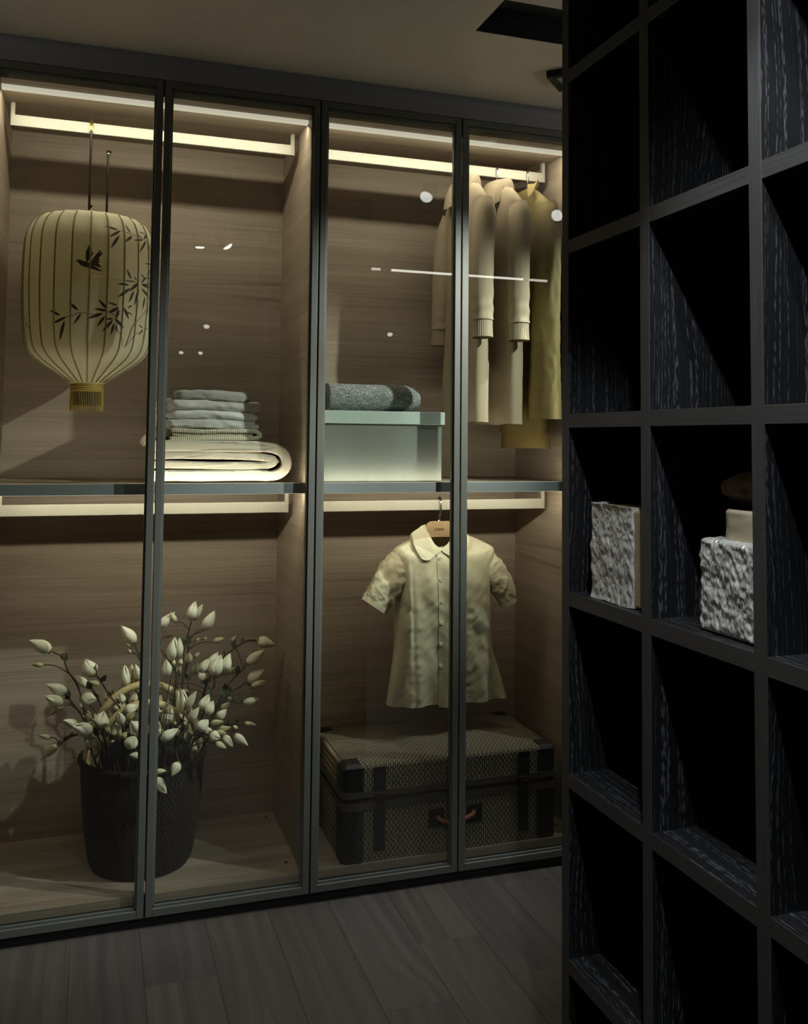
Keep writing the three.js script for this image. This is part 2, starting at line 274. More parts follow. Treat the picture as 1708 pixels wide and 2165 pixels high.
// ---------------------------------------------------------------- lantern on the upper rail
{
  const t = thing('fabric_lantern', 'large pale fabric lantern printed with a bird and bamboo, hung from the upper rail', 'lantern', [-0.640, 0, -0.262]);
  const cv = document.createElement('canvas'); cv.width = 2048; cv.height = 1024; const c = cv.getContext('2d');
  c.fillStyle = '#ebe3c2'; c.fillRect(0, 0, 2048, 1024);
  c.fillStyle = c.strokeStyle = '#46332a'; c.lineCap = 'round';
  for (const s of bambooStems) { c.lineWidth = 3.2; c.beginPath(); c.moveTo(s[0], s[1]); for (let i = 2; i < s.length; i += 2) c.lineTo(s[i], s[i + 1]); c.stroke(); }
  for (const [x0, y0, x1, y1, w] of bambooLeaves) {
    const dx = x1 - x0, dy = y1 - y0, l = Math.hypot(dx, dy), nx = -dy / l * w * 1.05, ny = dx / l * w * 1.05;
    c.beginPath(); c.moveTo(x0, y0); c.quadraticCurveTo(x0 + dx * 0.35 + nx, y0 + dy * 0.35 + ny, x1, y1); c.quadraticCurveTo(x0 + dx * 0.4 - nx, y0 + dy * 0.4 - ny, x0, y0); c.fill();
  }
  // the bird: beak, head, body, tail, fanned wing feathers
  c.fillStyle = '#41332a';
  c.beginPath(); c.moveTo(958, 326); c.quadraticCurveTo(968, 318, 984, 325); c.quadraticCurveTo(1010, 328, 1034, 346); c.lineTo(1086, 380); c.lineTo(1060, 377); c.quadraticCurveTo(1030, 368, 1010, 363); c.quadraticCurveTo(978, 356, 968, 336); c.closePath(); c.fill();
  const feather = (x0, y0, x1, y1, w) => { const dx = x1 - x0, dy = y1 - y0, l = Math.hypot(dx, dy), nx = -dy / l * w, ny = dx / l * w; c.beginPath(); c.moveTo(x0, y0); c.bezierCurveTo(x0 + dx * 0.4 + nx, y0 + dy * 0.4 + ny, x1 + nx - dx * 0.08, y1 + ny - dy * 0.08, x1, y1); c.bezierCurveTo(x1 - nx - dx * 0.08, y1 - ny - dy * 0.08, x0 + dx * 0.4 - nx, y0 + dy * 0.4 - ny, x0, y0); c.fill(); };
  for (const [x, y] of [[1017, 237], [1029, 254], [1008, 262], [1038, 272]]) feather(1008, 336, x, y, 7);
  for (const [x, y] of [[1075, 260], [1083, 273], [1070, 292], [1070, 309], [1071, 325], [1071, 342], [1080, 355]]) feather(1024, 340, x, y, 8);
  c.fillStyle = '#d9d3ad'; c.beginPath(); c.arc(975, 329, 2, 0, 7); c.fill();
  c.fillStyle = '#41332a'; c.beginPath(); c.arc(975, 329, 1, 0, 7); c.fill();
  const print = new THREE.CanvasTexture(cv); print.colorSpace = THREE.SRGBColorSpace; print.wrapS = THREE.RepeatWrapping;
  const cloth = phys({ name: 'lantern cloth', map: print, roughness: 0.85, transmission: 0.5, thickness: 0, side: THREE.DoubleSide });
  const prof = table([[1.548, 0.047], [1.556, 0.055], [1.58, 0.093], [1.612, 0.141], [1.635, 0.164], [1.66, 0.1745], [1.71, 0.182], [1.83, 0.188], [1.95, 0.186], [1.985, 0.181], [2.01, 0.171], [2.028, 0.158], [2.04, 0.138]]);
  const RIBS = 24, rAt = (y, th) => { const f = Math.abs(Math.sin(th * RIBS / 2)); const top = smooth(1.96, 2.03, y); return prof(y)[0] * (1 - (0.006 + 0.03 * smooth(1.64, 1.57, y) + 0.035 * top) * Math.pow(f, 0.8)) ; };
  const side = sheet(288, 70, (u, v) => { const th = (u - 0.5) * Math.PI * 2, y = lerp(1.548, 2.04, v), r = rAt(y, th); return [Math.sin(th) * r, y, Math.cos(th) * r]; }, (u, v) => [u, (lerp(1.548, 2.04, v) - 1.53) / 0.52], true);
  const capTop = sheet(144, 6, (u, v) => { const th = (u - 0.5) * Math.PI * 2, r = lerp(rAt(2.04, th), 0.02, v); return [Math.sin(th) * r, 2.04 + 0.004 * Math.sin(v * 3), Math.cos(th) * r]; }, (u, v) => [0.02 + 0.01 * u, 0.99], true);
  part('shade', merge([side, capTop]), cloth, t);
  const ribMat = std({ name: 'lantern rib', color: 0x867b58, roughness: 0.8 });
  const ribPts = []; for (let i = 0; i <= 26; i++) { const y = lerp(1.552, 2.034, i / 26); ribPts.push([0, y, prof(y)[0] + 0.0004]); }
  const ribGeo = tube(ribPts, 0.0023, 60, 5);
  for (let i = 0; i < RIBS; i++) { const r = part('rib', ribGeo, ribMat, t); r.rotation.y = i * Math.PI * 2 / RIBS; }
  part('stitched_seam', new THREE.TorusGeometry(0.1885, 0.0007, 5, 96).rotateX(Math.PI / 2).translate(0, 1.842, 0), std({ color: 0xcfc8a4, roughness: 0.9 }), t);
  const gold = std({ name: 'gold braid', color: 0xa58b45, roughness: 0.6, metalness: 0.2 });
  const band = part('tassel_band', merge([new THREE.CylinderGeometry(0.0455, 0.0455, 0.02, 40).translate(0, 1.537, 0), ...[1.547, 1.5395, 1.5315, 1.5265].map((y) => new THREE.TorusGeometry(0.0458, 0.0024, 6, 40).rotateX(Math.PI / 2).translate(0, y, 0))]), gold, t);
  const strands = []; for (let i = 0; i < 60; i++) { const a = i / 60 * Math.PI * 2, r = 0.0462, l = 0.058 + rnd() * 0.006, b = a + (rnd() - 0.5) * 0.03; strands.push(tube([[Math.sin(a) * r, 1.529, Math.cos(a) * r], [Math.sin(a) * (r + 0.001), 1.50, Math.cos(a) * (r + 0.001)], [Math.sin(b) * r, 1.529 - l, Math.cos(b) * r]], 0.00085, 5, 4)); }
  part('core', new THREE.CylinderGeometry(0.041, 0.041, 0.045, 32).translate(0, 1.507, 0), M.black, band);
  part('fringe', merge(strands), gold, band).userData.kind = 'stuff';
  // two-legged metal hanger with a brass hook over the rail
  const h = part('hanger_rod', merge([tube([[-0.008, 2.04, 0.052], [-0.008, 2.302, 0.052]], 0.0037, 4, 10, true), tube([[-0.008, 2.075, 0.052], [0.0, 2.07, 0.051]], 0.005, 2, 8, true)]), M.darkMetal, t);
  part('hook', merge([sheet(4, 24, (u, v) => { const a = v * Math.PI * 1.12; return [-0.008 + (u - 0.5) * 0.009, 2.306 + Math.sin(a) * 0.032, 0.0365 + 0.0165 * Math.cos(a)]; }), sheet(4, 24, (u, v) => { const a = v * Math.PI * 1.12; return [-0.008 + (u - 0.5) * 0.009, 2.306 + Math.sin(a) * 0.0305, 0.0365 + 0.015 * Math.cos(a)]; }), board(-0.0135, -0.0025, 2.296, 2.309, 0.0495, 0.0545, 'y', 0.001)]), M.brass, h, 'brass hook over the rail');
  const h2 = part('hanger_rod', tube([[0.042, 2.04, -0.03], [0.042, 2.262, -0.03]], 0.0037, 4, 10, true), M.darkMetal, t);
  part('cap', merge([new THREE.CylinderGeometry(0.0055, 0.0055, 0.012, 12).translate(0.042, 2.262, -0.03), new THREE.SphereGeometry(0.0045, 10, 8).translate(0.048, 2.264, -0.03)]), M.chrome, h2);
}

// ---------------------------------------------------------------- cloth builders
function fabric(name, color, o = {}) { return std({ name, color, roughness: 0.92, bumpMap: fuzzBump, bumpScale: o.bump ?? 0.0006, side: THREE.DoubleSide, ...o.more }); }
// a soft folded slab: rounded ends, sagging and creased
function slab(w, h, d, sd, sag = 0.004) {
  return sheet(150, 30, (u, v) => {
    let ins, y, k = 1; const r = 0.028;
    if (v < 0.12) { k = v / 0.12; ins = h * 0.45; y = -h / 2; } else if (v < 0.62) { const f = ((v - 0.12) / 0.5 - 0.5) * Math.PI; ins = h * 0.45 * (1 - Math.cos(f)); y = h / 2 * Math.sin(f); } else { k = 1 - (v - 0.62) / 0.38; ins = h * 0.45; y = h / 2; }
    let [x, z, nx, nz] = perim(u, w, d, r); x = (x - nx * ins) * k; z = (z - nz * ins) * k;
    const crease = 0.006 * N(x * 9 + z * 9 + sd, y * 55, sd + 5) + 0.0035 * N(x * 26 + sd, z * 26, y * 90) + 0.0018 * N(x * 70, z * 70, y * 60 + sd);
    x += nx * crease * k; z += nz * crease * k;
    y += sag * 2.2 * N(x * 8 + 2.3, z * 8, 4.4) + 0.0022 * N(x * 24 + sd, z * 18 + sd, y * 40) + 0.0012 * N(x * 60, z * 55, sd);
    return [x, y, z];
  }, (u, v) => [u * (w + d) * 2, v * h * 4], true);
}
// a thick cloth ribbon following a path in the xy plane, running back in z
function ribbon(path, half, depth, z0, sd, { bevel = 0.005, n = 90, steps = 10, wob = 0.0065 } = {}) {
  const c = curve(path.map((p) => [p[0], p[1], 0])), L = [], R = [];
  for (let i = 0; i <= n; i++) { const p = c.getPointAt(i / n), t = c.getTangentAt(i / n), h = (typeof half === 'function' ? half(i / n) : half) - bevel; L.push(new THREE.Vector2(p.x - t.y * h, p.y + t.x * h)); R.push(new THREE.Vector2(p.x + t.y * h, p.y - t.x * h)); }
  const g = new THREE.ExtrudeGeometry(new THREE.Shape([...R, ...L.reverse()]), { depth: depth - 2 * bevel, steps, bevelEnabled: true, bevelThickness: bevel, bevelSize: bevel, bevelSegments: 3 });
  g.translate(0, 0, z0 + bevel);
  const q = mergeVertices((g.deleteAttribute('uv'), g.deleteAttribute('normal'), g), 1e-5), p = q.attributes.position, uv = [];
  for (let i = 0; i < p.count; i++) { const x = p.getX(i), y = p.getY(i), z = p.getZ(i); p.setXYZ(i, x + wob * 0.6 * N(z * 9, y * 20, sd), y + wob * 0.7 * N(x * 8, z * 7, sd + 2), z + wob * N(x * 10, y * 30, sd + 4)); uv.push(x, y + z); }
  q.setAttribute('uv', new THREE.Float32BufferAttribute(uv, 2)); q.computeVertexNormals(); return q;
}

// ---------------------------------------------------------------- folded stack on the left shelf
{
  const S = 1.2628;
  const bl = thing('folded_blanket', 'thick cream blanket folded at the bottom of the stack on the left shelf', 'blanket', [-0.262, S, 0]);
  const cream = fabric('cream wool', 0xb8b0a0, { bump: 0.0012 });
  part('outer_fold', ribbon([[-0.19, 0.017], [-0.05, 0.018], [0.1, 0.018], [0.165, 0.021], [0.192, 0.04], [0.197, 0.062], [0.185, 0.087], [0.155, 0.1], [0.06, 0.102], [-0.06, 0.104], [-0.19, 0.103]], (t) => 0.0165 - 0.003 * Math.sin(t * Math.PI) * (t > 0.4 && t < 0.62 ? 0.5 : 0), 0.30, -0.395, 3, { n: 110 }), cream, bl);
  part('inner_fold', ribbon([[-0.185, 0.05], [-0.06, 0.049], [0.07, 0.047], [0.14, 0.049], [0.162, 0.06], [0.135, 0.07], [0.05, 0.077], [-0.06, 0.08], [-0.185, 0.075]], 0.0118, 0.292, -0.391, 5, { n: 90 }), cream, bl);
  const greys = [
    ['cream ribbed knit folded under the grey pullovers in the left stack', 0xd2c9b2, -0.279, 0.40, 0.0, true],
    ['mid grey folded pullover lying on the cream ribbed knit', 0xc9c7c2, -0.285, 0.268, 0.030],
    ['pale grey folded pullover in the middle of the left stack', 0xdcdad6, -0.283, 0.262, 0.027],
    ['brownish grey folded pullover second from the top of the left stack', 0xc3bfb8, -0.275, 0.272, 0.033],
    ['dark grey folded pullover topmost on the left stack', 0x9b9a95, -0.283, 0.222, 0.030],
  ];
  let y = S + 0.1212;
  for (let i = 0; i < greys.length; i++) {
    const [label, color, x, w, h, knit] = greys[i];
    if (knit) {
      const k = thing('folded_knit', label, 'knitwear', [x, y - 0.001, 0], 0, 'folded clothes on the left shelf');
      const mk = std({ name: 'ribbed knit', color, roughness: 0.95, bumpMap: ribBump, bumpScale: 0.001, side: THREE.DoubleSide });
      part('fold', ribbon([[-0.125, 0.0065], [0, 0.0065], [0.1, 0.0075], [0.128, 0.011], [0.136, 0.019], [0.125, 0.027], [0.06, 0.0285], [-0.03, 0.027], [-0.12, 0.031]], 0.0062, 0.25, -0.37, 9, { bevel: 0.0028, wob: 0.003 }), mk, k);
      part('fold', ribbon([[-0.118, 0.0185], [-0.05, 0.017], [0.05, 0.0178], [0.112, 0.0185]], 0.0048, 0.24, -0.366, 11, { bevel: 0.002, wob: 0.002, n: 40 }), mk, k);
      const tail = part('sleeve', slab(0.1, 0.03, 0.2, 21, 0.006), mk, k); tail.position.set(-0.155, 0.016, -0.27); tail.rotation.z = 0.35;
      y += 0.037; continue;
    }
    const g = thing('folded_pullover', label, 'pullover', [x, y - 0.0015, -0.24], (rnd() - 0.5) * 0.06, 'folded clothes on the left shelf');
    const mt = std({ name: 'grey wool', color, roughness: 0.95, bumpMap: fuzzBump, bumpScale: 0.0009, side: THREE.DoubleSide });
    const body = part('fold', slab(w, h, 0.235, i * 3.7 + 2), mt, g); body.position.y = h / 2;
    const un = part('fold', slab(w * 0.9, h * 0.5, 0.22, i * 5.1 + 7, 0.002), mt, g); un.position.set(0.02, h * 0.27, 0.003 - 0.004 * i);
    if (i > 0 && i < 4) { const sl = part('sleeve', slab(0.075, h * 0.95, 0.17, i * 2.3 + 31, 0.005), mt, g); sl.position.set(-w / 2 - 0.012, h * 0.42, -0.035); sl.rotation.z = 0.3; }
    y += h - 0.002;
  }
}

// ---------------------------------------------------------------- storage box and rolled blanket on the right shelf
{
  const b = thing('storage_box', 'pale blue green cardboard storage box with a lid on the right shelf', 'box', [0.2375, 1.2608, -0.232]);
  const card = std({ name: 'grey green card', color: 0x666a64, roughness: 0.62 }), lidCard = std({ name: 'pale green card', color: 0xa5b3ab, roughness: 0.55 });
  const w = 0.382, d = 0.27;
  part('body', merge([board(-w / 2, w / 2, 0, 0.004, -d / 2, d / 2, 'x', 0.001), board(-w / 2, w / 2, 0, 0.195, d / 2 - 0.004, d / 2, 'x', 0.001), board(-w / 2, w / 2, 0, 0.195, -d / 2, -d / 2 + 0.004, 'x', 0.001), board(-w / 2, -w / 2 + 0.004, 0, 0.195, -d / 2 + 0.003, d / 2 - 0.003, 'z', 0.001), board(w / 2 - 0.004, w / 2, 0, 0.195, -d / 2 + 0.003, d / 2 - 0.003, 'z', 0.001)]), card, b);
  const W = w + 0.016, D = d + 0.014;
  part('lid', merge([board(-W / 2 + 0.003, W / 2 - 0.003, 0.206, 0.218, -D / 2 + 0.003, D / 2 - 0.003, 'x', 0), ...[[D / 2 - 0.004, D / 2], [-D / 2, -D / 2 + 0.004]].map(([a, c]) => board(-W / 2, W / 2, 0.179, 0.2185, a, c, 'x', 0.0018)), board(-W / 2, -W / 2 + 0.004, 0.179, 0.2185, -D / 2 + 0.003, D / 2 - 0.003, 'z', 0.0018), board(W / 2 - 0.004, W / 2, 0.179, 0.2185, -D / 2 + 0.003, D / 2 - 0.003, 'z', 0.0018)]), lidCard, b);
  const r = thing('rolled_blanket', 'dark grey flecked wool blanket rolled up on the lid of the pale box', 'blanket', [0.235, 1.2608 + 0.2182, -0.205], 0.05);
  const felt = std({ name: 'flecked grey wool', map: feltMap, bumpMap: fuzzBump, bumpScale: 0.0014, roughness: 0.95, side: THREE.DoubleSide });
  const sp = []; for (let i = 0; i <= 70; i++) { const a = i / 70 * Math.PI * 2 * 3.2 - 0.6, q = 0.006 + 0.0128 * a / (Math.PI * 2); sp.push([Math.cos(a) * q * 1.02, 0.049 + Math.sin(a) * q * 0.98]); }
  const g = ribbon(sp, 0.0062, 0.315, -0.16, 5, { bevel: 0.0026, n: 170, steps: 14, wob: 0.0035 });
  const p = g.attributes.position; for (let i = 0; i < p.count; i++) { const x = p.getZ(i), k = 1 - 0.55 * Math.pow(clamp((x - 0.09) / 0.066), 2.4); let cz = p.getX(i) * k, cy = 0.049 + (p.getY(i) - 0.049) * (k * 0.9 + 0.1) - 0.012 * (1 - k); cy = Math.max(0.0008, cy); p.setXYZ(i, x, cy, -cz); }
  const uv = g.attributes.uv; for (let i = 0; i < p.count; i++) uv.setXY(i, p.getX(i) + 0.47, 0.05 + Math.atan2(p.getY(i) - 0.049, p.getZ(i)) * 0.045);
  g.setIndex([...g.index.array]); g.computeVertexNormals();
  part('roll', g, felt, r);
  const fr = []; for (let i = 0; i < 14; i++) { const z = 0.02 + rnd() * 0.022; fr.push(tube([[0.148, 0.012 + rnd() * 0.006, z], [0.158, 0.008, z + 0.002], [0.164, 0.003, z + (rnd() - 0.5) * 0.01]], 0.0009, 5, 4)); }
  part('fringe', merge(fr), felt, r).userData.kind = 'stuff';
}

// ---------------------------------------------------------------- hangers and hanging clothes
const font = await new FontLoader().loadAsync('fonts/droid/droid_sans_bold.typeface.json');
const hangerWood = std({ name: 'blonde wood', color: 0xa48a69, roughness: 0.5 });
function makeHanger(label, at, turn, hookTurn, group) {
  const t = thing('clothes_hanger', label, 'hanger', at, turn, group);
  const s = new THREE.Shape(); // broad head plate and two sloping arms
  s.moveTo(-0.030, 0); s.lineTo(0.030, 0); s.quadraticCurveTo(0.044, -0.004, 0.048, -0.02); s.quadraticCurveTo(0.08, -0.05, 0.132, -0.086); s.quadraticCurveTo(0.141, -0.094, 0.135, -0.102); s.quadraticCurveTo(0.09, -0.085, 0.045, -0.052); s.quadraticCurveTo(0, -0.046, -0.045, -0.052); s.quadraticCurveTo(-0.09, -0.085, -0.135, -0.102); s.quadraticCurveTo(-0.141, -0.094, -0.132, -0.086); s.quadraticCurveTo(-0.08, -0.05, -0.048, -0.02); s.quadraticCurveTo(-0.044, -0.004, -0.030, 0);
  const g = new THREE.ExtrudeGeometry(s, { depth: 0.008, bevelEnabled: true, bevelSize: 0.0015, bevelThickness: 0.002, bevelSegments: 2 }); g.translate(0, 0, -0.004);
  part('shoulder_bar', grainUV(g, 'x'), hangerWood, t);
  const hk = part('hook', merge([tube([[0, -0.004, 0], [0, 0.014, 0.001], [0, 0.028, 0.009], [0, 0.042, 0.0115], [0, 0.066, 0.0115], [0, 0.0765, 0.006], [0, 0.0775, -0.004], [0, 0.07, -0.0115], [0, 0.052, -0.0125]], 0.0034, 40, 8), new THREE.CylinderGeometry(0.005, 0.006, 0.006, 12).translate(0, 0.003, 0)]), M.chrome, t);
  hk.rotation.y = hookTurn; return t;
}
// a hollow garment body from rows [y, left, right, front depth, back depth]
function bodyShape(rows, wr, dip = 0) {
  const f = table(rows), y0 = rows[rows.length - 1][0], y1 = rows[0][0];
  const at = (a, y) => {
    const [xl, xr, df, db] = f(y), c = Math.cos(a), s = Math.sin(a);
    const x = (xl + xr) / 2 + (xr - xl) / 2 * Math.sign(c) * Math.pow(Math.abs(c), 0.75), k = Math.pow(Math.abs(s), 0.7);
    return [x, y, Math.sign(s) * (s > 0 ? df : db) * k + wr(x, y, s) * Math.min(1, k * 1.5)];
  };
  return { geo: sheet(160, 110, (u, v) => { const p = at(u * Math.PI * 2, lerp(y0, y1, v) + (v < 0.02 ? 0.004 * N(u * 9, 3) : 0)); p[1] -= dip * smooth(0.25, 1, Math.sin(u * Math.PI * 2)) * smooth(0.86, 1, v); return p; }, (u, v) => [u * 1.0, lerp(y0, y1, v)], true), at };
}
// a sleeve: rows [x, y, z, half width, half thickness] from shoulder to cuff
function sleeveShape(rows, wr) {
  const c = curve(rows.map((r) => r.slice(0, 3))), n = rows.length - 1;
  const hw = table(rows.map((r, i) => [i / n, r[3], r[4]]));
  return sheet(48, 60, (u, v) => {
    const p = c.getPoint(v), t = c.getTangent(v), a = u * Math.PI * 2, [w, d] = hw(v);
    const s = new THREE.Vector3(-t.y, t.x, 0).normalize(), b = new THREE.Vector3().crossVectors(t, s);
    const k = 1 + wr(v, Math.cos(a), Math.sin(a));
    return p.clone().addScaledVector(s, Math.cos(a) * w * k).addScaledVector(b, Math.sin(a) * d * k).toArray();
  }, (u, v) => [u * 0.2, v * c.getLength()], true);
}
{ // ---- blouse on the lower rail
  const bx = 0.470, by = 1.124, bz = -0.222;
  const hg = makeHanger('blonde wooden hanger holding the cream blouse on the lower rail', [bx, by, bz], 0, 0);
  const txt = new TextGeometry('LEBBA', { font, size: 0.0085, depth: 0.0006, curveSegments: 3 }); txt.computeBoundingBox(); txt.translate(-(txt.boundingBox.max.x + txt.boundingBox.min.x) / 2 - 0.002, -0.0295, 0.006);
  part('lettering', txt, std({ color: 0x2b1a12, roughness: 0.7 }), hg, 'dark lettering on the hanger');
  const t = thing('blouse', 'cream short-sleeved blouse with a round collar hung on the lower rail', 'blouse', [bx, by, bz]);
  const silk = std({ name: 'cream satin cotton', color: 0xc8c0a3, roughness: 0.5, side: THREE.DoubleSide });
  const rows = [[1.092, 0.425, 0.535, 0.022, 0.014], [1.075, 0.385, 0.578, 0.03, 0.02], [1.055, 0.34, 0.625, 0.036, 0.026], [1.034, 0.31, 0.66, 0.043, 0.03], [1.0, 0.314, 0.658, 0.056, 0.034], [0.90, 0.322, 0.645, 0.066, 0.036], [0.82, 0.32, 0.646, 0.064, 0.036], [0.715, 0.317, 0.655, 0.058, 0.036], [0.64, 0.307, 0.678, 0.058, 0.036], [0.545, 0.294, 0.705, 0.055, 0.036]].map((r) => [r[0] - by, r[1] - bx, r[2] - bx, r[3], r[4]]);
  const wr = (x, y, s) => {
    const low = smooth(-0.34, -0.58, y); let w = 0.013 * N(x * 17 + 2, y * 2.0, 1) + 0.005 * N(x * 26 + y * 8, y * 2.4, 2) + 0.0016 * N(x * 50 - y * 42, y * 18, 3) - 0.003 * Math.pow(Math.abs(N(x * 11 + y * 9, y * 7, 21)), 0.5) + 0.0025;
    w += low * 0.012 * Math.sin(x * 58 + 1.5 * N(x * 5, y * 6, 7)) + 0.004 * (1 - low) * smooth(-0.1, -0.2, y) * N(x * 14 + y * 18, y * 12, 9);
    for (const sx of [-0.105, 0.075]) { const q = Math.abs(x - sx - 0.12 * (y + 0.3) * Math.sign(sx) * 0.3); w -= 0.005 * Math.exp(-q * q / 0.00004) * smooth(-0.1, -0.24, y); w += 0.0022 * Math.exp(-((q - 0.012) ** 2) / 0.00012) * N(y * 60, sx * 30) * smooth(-0.12, -0.3, y); }
    return s > 0 ? w : w * 0.5;
  };
  const b = bodyShape(rows, wr, 0.05); part('body', b.geo, silk, t);
  const fr = table(rows), zf = (x, y) => { const [xl, xr] = fr(y); const q = clamp((x - (xl + xr) / 2) / ((xr - xl) / 2), -0.995, 0.995); const c = Math.sign(q) * Math.pow(Math.abs(q), 1 / 0.75); return b.at(Math.acos(c), y)[2]; };
  const swr = (sd) => (v, c, s) => 0.09 * N(v * 5 + sd, c * 1.6, s * 1.6 + sd) + 0.09 * N(v * 9 + sd, c * 3 + v * 6, s * 3) - 0.1 * Math.pow(Math.abs(N(v * 6 + c * 2, sd + s * 2, c)), 0.5) + 0.03 * N(v * 26, c * 5, sd + s * 4);
  const L = [[0.352, 1.005, 0.004, 0.05, 0.028], [0.32, 0.968, 0.01, 0.057, 0.036], [0.275, 0.91, 0.018, 0.053, 0.038], [0.242, 0.862, 0.02, 0.048, 0.03]].map((r) => [r[0] - bx, r[1] - by, ...r.slice(2)]);
  const R = [[0.618, 0.99, 0.004, 0.048, 0.028], [0.65, 0.955, 0.01, 0.055, 0.036], [0.69, 0.905, 0.014, 0.044, 0.036], [0.712, 0.851, 0.016, 0.031, 0.03]].map((r) => [r[0] - bx, r[1] - by, ...r.slice(2)]);
  for (const [rw, sd] of [[L, 3], [R, 8]]) {
    const s = part('sleeve', sleeveShape(rw, swr(sd)), silk, t);
    const e = rw[3], q = rw[2], dx = e[0] - q[0], dy = e[1] - q[1], l = Math.hypot(dx, dy);
    part('cuff', sleeveShape([[e[0] - dx / l * 0.016, e[1] - dy / l * 0.016, e[2], e[3] * 1.055, e[4] * 1.07], [e[0] - dx / l * 0.008, e[1] - dy / l * 0.008, e[2], e[3] * 1.055, e[4] * 1.07], [e[0] + dx / l * 0.0015, e[1] + dy / l * 0.0015, e[2], e[3] * 1.05, e[4] * 1.06]], (v, c, s) => swr(sd)(1, c, s)), silk, s);
  }
  const leaf = (pts, lift) => { // a collar leaf lying on the front of the body
    const sp = new THREE.Shape(); sp.setFromPoints(new THREE.CatmullRomCurve3(pts.map((p) => new THREE.Vector3(p[0] - bx, p[1] - by, 0)), true, 'centripetal').getPoints(60).map((p) => new THREE.Vector2(p.x, p.y)));
    const g = new THREE.ExtrudeGeometry(sp, { depth: 0.002, bevelEnabled: true, bevelSize: 0.001, bevelThickness: 0.001, bevelSegments: 2, steps: 1 });
    const p = g.attributes.position; for (let i = 0; i < p.count; i++) { const x = p.getX(i), y = p.getY(i), hy = Math.min(y, -0.034); p.setZ(i, p.getZ(i) + Math.max(zf(x, hy), 0.012) + lift + 0.006 * smooth(-0.06, -0.02, y)); }
    g.computeVertexNormals(); return g;
  };
  part('collar', leaf([[0.408, 1.116], [0.388, 1.105], [0.364, 1.086], [0.369, 1.055], [0.38, 1.027], [0.393, 1.01], [0.412, 1.008], [0.437, 1.024], [0.4555, 1.036], [0.435, 1.058], [0.42, 1.09]], 0.006), silk, t);
  part('collar', leaf([[0.522, 1.112], [0.542, 1.1], [0.562, 1.078], [0.556, 1.048], [0.544, 1.022], [0.53, 1.005], [0.508, 1.004], [0.482, 1.02], [0.462, 1.036], [0.486, 1.058], [0.506, 1.088]], 0.006), silk, t);
  part('collar_stand', sheet(40, 4, (u, v) => { const a = Math.PI + u * Math.PI; return [(-0.005) + 0.058 * Math.cos(a), -0.066 + 0.046 * v + 0.01 * Math.sin(a) * -1, -0.012 + 0.03 * Math.sin(a) * 0.9]; }), silk, t);
  part('placket', sheet(6, 60, (u, v) => { const y = lerp(-0.585, -0.09, v), x = lerp(-0.026, 0.008, u) - 0.002 + 0.012 * smooth(-0.1, -0.58, y); return [x, y, zf(x, y) + 0.0022]; }, (u, v) => [u * 0.03, v * 0.5]), silk, t);
  const pearl = std({ name: 'pearl button', color: 0xd8d2be, roughness: 0.3 });
  for (const [x, y] of [[0.452, 1.012], [0.452, 0.944], [0.454, 0.876], [0.456, 0.807], [0.457, 0.739], [0.459, 0.669]]) part('button', new THREE.CylinderGeometry(0.0055, 0.006, 0.003, 18).rotateX(Math.PI / 2).translate(x - bx, y - by, zf(x - bx, y - by) + 0.004), pearl, t);
}
